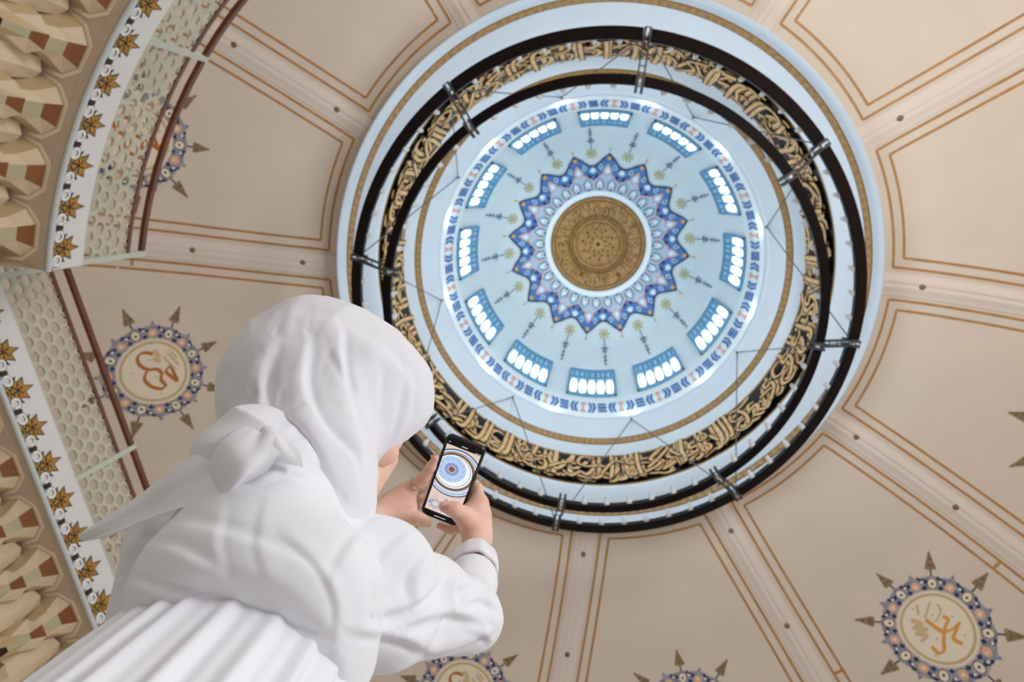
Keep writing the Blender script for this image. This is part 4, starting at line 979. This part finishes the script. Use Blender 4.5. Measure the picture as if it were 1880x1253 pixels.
# ------------------------------------------------------------------ the phone
TL, TR, BL, BR = at(822, 799, 1.165), at(893, 823, 1.165), at(775, 938, 1.19), at(835, 974, 1.19)
cen = (TL + TR + BL + BR) / 4; yy = ((TL + TR) - (BL + BR)).normalized(); xx = ((TR + BR) - (TL + BL)); xx = (xx - yy * xx.dot(yy)).normalized(); nn = xx.cross(yy)
if nn.z > 0: nn = -nn                      # the glass faces down to her
PW, PL = .0745, ((TL + TR) - (BL + BR)).length / 2
ph_ = empty('smartphone', cen); tag(ph_, 'black smartphone in a dark case held overhead, its screen showing the dome', 'phone')
print('phone', PW, PL, xx.cross(yy).z)
def pm(x, y, lay=0.): return cen + xx * x + yy * y + nn * lay
def rrect(w_, h_, r_, n=6):
    P = []
    for cx, cy, a0 in ((w_ / 2 - r_, h_ / 2 - r_, 0), (-w_ / 2 + r_, h_ / 2 - r_, 90), (-w_ / 2 + r_, -h_ / 2 + r_, 180), (w_ / 2 - r_, -h_ / 2 + r_, 270)):
        for k in range(n + 1): P.append((cx + r_ * cos(R(a0 + 90 * k / n)), cy + r_ * sin(R(a0 + 90 * k / n))))
    return P
def slab(mb, w_, h_, r_, z0, z1, m, bev=.001):
    lv = [(w_ - 2 * bev, h_ - 2 * bev, z0), (w_, h_, z0 + bev * math.copysign(1, z1 - z0)), (w_, h_, z1 - bev * math.copysign(1, z1 - z0)), (w_ - 2 * bev, h_ - 2 * bev, z1)]
    rows = [[pm(x, y, z) for x, y in rrect(a, b, r_)] for a, b, z in lv]; mb.grid(rows, m, closed_v=True); mb.face(rows[0], m); mb.face(rows[-1][::-1], m)
mb = MB(); slab(mb, PW, PL, .0115, -.010, .0008, 'case', .0022); add(mb, 'phone_case', ph_, True)
mb = MB(); slab(mb, PW - .0055, PL - .0055, .0095, .0, .0012, 'bezel', .0003); gl = add(mb, 'front_glass', ph_)
mb = MB()
for s_, y0, l_ in ((-1, .035, .006), (-1, .020, .010), (-1, .006, .010), (1, .018, .015)): mb.hexa([pm(s_ * (PW / 2 - .0005) + a, y0 + b, c_) for c_ in (-.006, -.003) for a, b in ((-.0012, -l_ / 2), (.0012, -l_ / 2), (.0012, l_ / 2), (-.0012, l_ / 2))], 'case')
add(mb, 'side_button', ph_)
def em(n, c, s_=1.0): 
    m = mat(n, c, .4, emit=s_); m.node_tree.nodes['Principled BSDF'].inputs['Base Color'].default_value = (0, 0, 0, 1); m.node_tree.nodes['Principled BSDF'].inputs['Specular IOR Level'].default_value = .15; return m
E_ = dict(bg=em('screen_vault', (226, 206, 198)), wh=em('screen_white', (240, 246, 252)), bl=em('screen_dome', (186, 208, 240)), bl2=em('screen_border', (150, 182, 226)), dk=em('screen_dark', (44, 44, 62)), pu=em('screen_wreath', (126, 128, 190)),
          br=em('screen_bronze', (120, 86, 56)), gd=em('screen_gold', (176, 140, 104)), ln=em('screen_line', (190, 150, 128)), pl=em('screen_pale', (206, 220, 244)))
SW, SH_ = PW - .0105, PL - .034; sy0 = -.0005                # picture area
def clip(P, w_, h_, cy):       # keep the picture inside the screen
    for ax, sg, lim in ((0, 1, w_ / 2), (0, -1, w_ / 2), (1, 1, cy + h_ / 2), (1, -1, -cy + h_ / 2)):
        Q = []
        for i in range(len(P)):
            a, b = P[i], P[(i + 1) % len(P)]; da, db = lim - sg * a[ax], lim - sg * b[ax]
            if da >= 0: Q.append(a)
            if (da >= 0) != (db >= 0): t = da / (da - db); Q.append((a[0] + (b[0] - a[0]) * t, a[1] + (b[1] - a[1]) * t))
        P = Q
        if not P: return None
    return P
smb = MB()
def sp(P, m, lay):
    P = clip(P, SW, SH_, sy0)
    if P and len(P) > 2: smb.face([pm(x, y, .0013 + lay * .00003) for x, y in P], E_[m])
def sann(cx, cy, r0, r1, m, lay, n=48, dash=1.):
    for k in range(n):
        a, b = 2 * pi * k / n, 2 * pi * (k + dash) / n; sp([(cx + r_ * cos(t), cy + r_ * sin(t)) for r_, t in ((r0, a), (r1, a), (r1, b), (r0, b))], m, lay)
sp([(-SW / 2, sy0 - SH_ / 2), (SW / 2, sy0 - SH_ / 2), (SW / 2, sy0 + SH_ / 2), (-SW / 2, sy0 + SH_ / 2)], 'bg', 0)
UU = PW / 76.; U_ = UU * .82; ox, oy = -9 * UU, 26 * UU
sann(ox + 8 * U_, oy - 8 * U_, 0, 62 * U_, 'dk', 1); sann(ox + 8 * U_, oy - 8 * U_, 0, 59.5 * U_, 'pl', 2); sann(ox + 8 * U_, oy - 8 * U_, 54 * U_, 55 * U_, 'dk', 3)
sann(ox + 6 * U_, oy - 5 * U_, 0, 50 * U_, 'gd', 4); sann(ox + 6 * U_, oy - 5 * U_, 43 * U_, 49 * U_, 'dk', 5, 60, .4); sann(ox + 6 * U_, oy - 5 * U_, 0, 43 * U_, 'wh', 6); sann(ox + 5 * U_, oy - 4 * U_, 39 * U_, 40.5 * U_, 'gd', 7)
sann(ox + 5 * U_, oy - 6 * U_, 45 * U_, 46.2 * U_, 'dk', 7)
sann(ox, oy, 0, 36 * U_, 'wh', 8); sann(ox, oy, 0, 33 * U_, 'bl', 9); sann(ox, oy, 31 * U_, 33 * U_, 'bl2', 10, 48, .6)
for k in range(12): a = R(30 * k + 8); sann(ox, oy, 25.5 * U_, 28 * U_, 'bl2', 10, 12, .5); break
for k in range(16):
    a = 2 * pi * k / 16; sp([(ox + r_ * cos(a + d_), oy + r_ * sin(a + d_)) for r_, d_ in ((9 * U_, -.2), (14 * U_, -.16), (18 * U_, 0), (14 * U_, .16), (9 * U_, .2))], 'pu', 11)
    sp([(ox + r_ * cos(a + d_), oy + r_ * sin(a + d_)) for r_, d_ in ((10 * U_, -.08), (13 * U_, 0), (10 * U_, .08))], 'pl', 12)
sann(ox, oy, 0, 8.6 * U_, 'pl', 13); sann(ox, oy, 0, 7.2 * U_, 'br', 14); sann(ox, oy, 3 * U_, 3.8 * U_, 'gd', 15)
U_ = UU
def sline(x0, y0, x1, y1, w_, m, lay):
    l = hypot(x1 - x0, y1 - y0); a, b = -(y1 - y0) / l * w_ / 2, (x1 - x0) / l * w_ / 2; sp([(x0 * U_ + a * U_, y0 * U_ + b * U_), (x1 * U_ + a * U_, y1 * U_ + b * U_), (x1 * U_ - a * U_, y1 * U_ - b * U_), (x0 * U_ - a * U_, y0 * U_ - b * U_)], m, lay)
for x0, x1 in ((-22, -34), (-18, -28), (-3, -5), (1, 0), (17, 26), (21, 32)): sline(x0, -38, x1, -66, .7, 'ln', .5)
for cx, cy, s_ in ((-16, -58, 1.), (22, -56, .8)):
    sann(cx * U_, cy * U_, 6.5 * s_ * U_, 9 * s_ * U_, 'pu', 3, 20, .7); sann(cx * U_, cy * U_, 0, 6 * s_ * U_, 'bg', 3, 16)
    for k in range(8): a = k * pi / 4; sline(cx + 10 * s_ * cos(a), cy + 10 * s_ * sin(a), cx + 13 * s_ * cos(a), cy + 13 * s_ * sin(a), 1.2, 'br', 3)
sann(2 * U_, -43 * U_, 1.8 * U_, 3 * U_, 'dk', 20, 16); sann(-27 * U_, -56 * U_, 0, 4.2 * U_, 'bl2', 20, 16); sann(-27 * U_, -56 * U_, 0, 1.2 * U_, 'dk', 21, 8)
add(smb, 'screen_picture', gl)
smb = MB()
def bar(x0, x1, y0, h_, m='wh'): smb.face([pm(a, b, .00135) for a, b in ((x0 * U_, y0), (x1 * U_, y0), (x1 * U_, y0 + h_), (x0 * U_, y0 + h_))], E_[m])
bar(-11, 12, -PL / 2 + .0075, .0011)                        # home bar
for q in range(6): bar(-5.5 + q * 2, -4.1 + q * 2, PL / 2 - .0135, .0017)   # clock
for x0, x1 in ((22, 25), (26, 28.5), (29.5, 32.5)): bar(x0, x1, PL / 2 - .0165, .0013)
smb.face([pm(-29 * U_ + .0013 * cos(t), PL / 2 - .012 + .0013 * sin(t), .00135) for t in [k * pi / 4 for k in range(8)]], E_['pl'])
add(smb, 'screen_icons', gl)
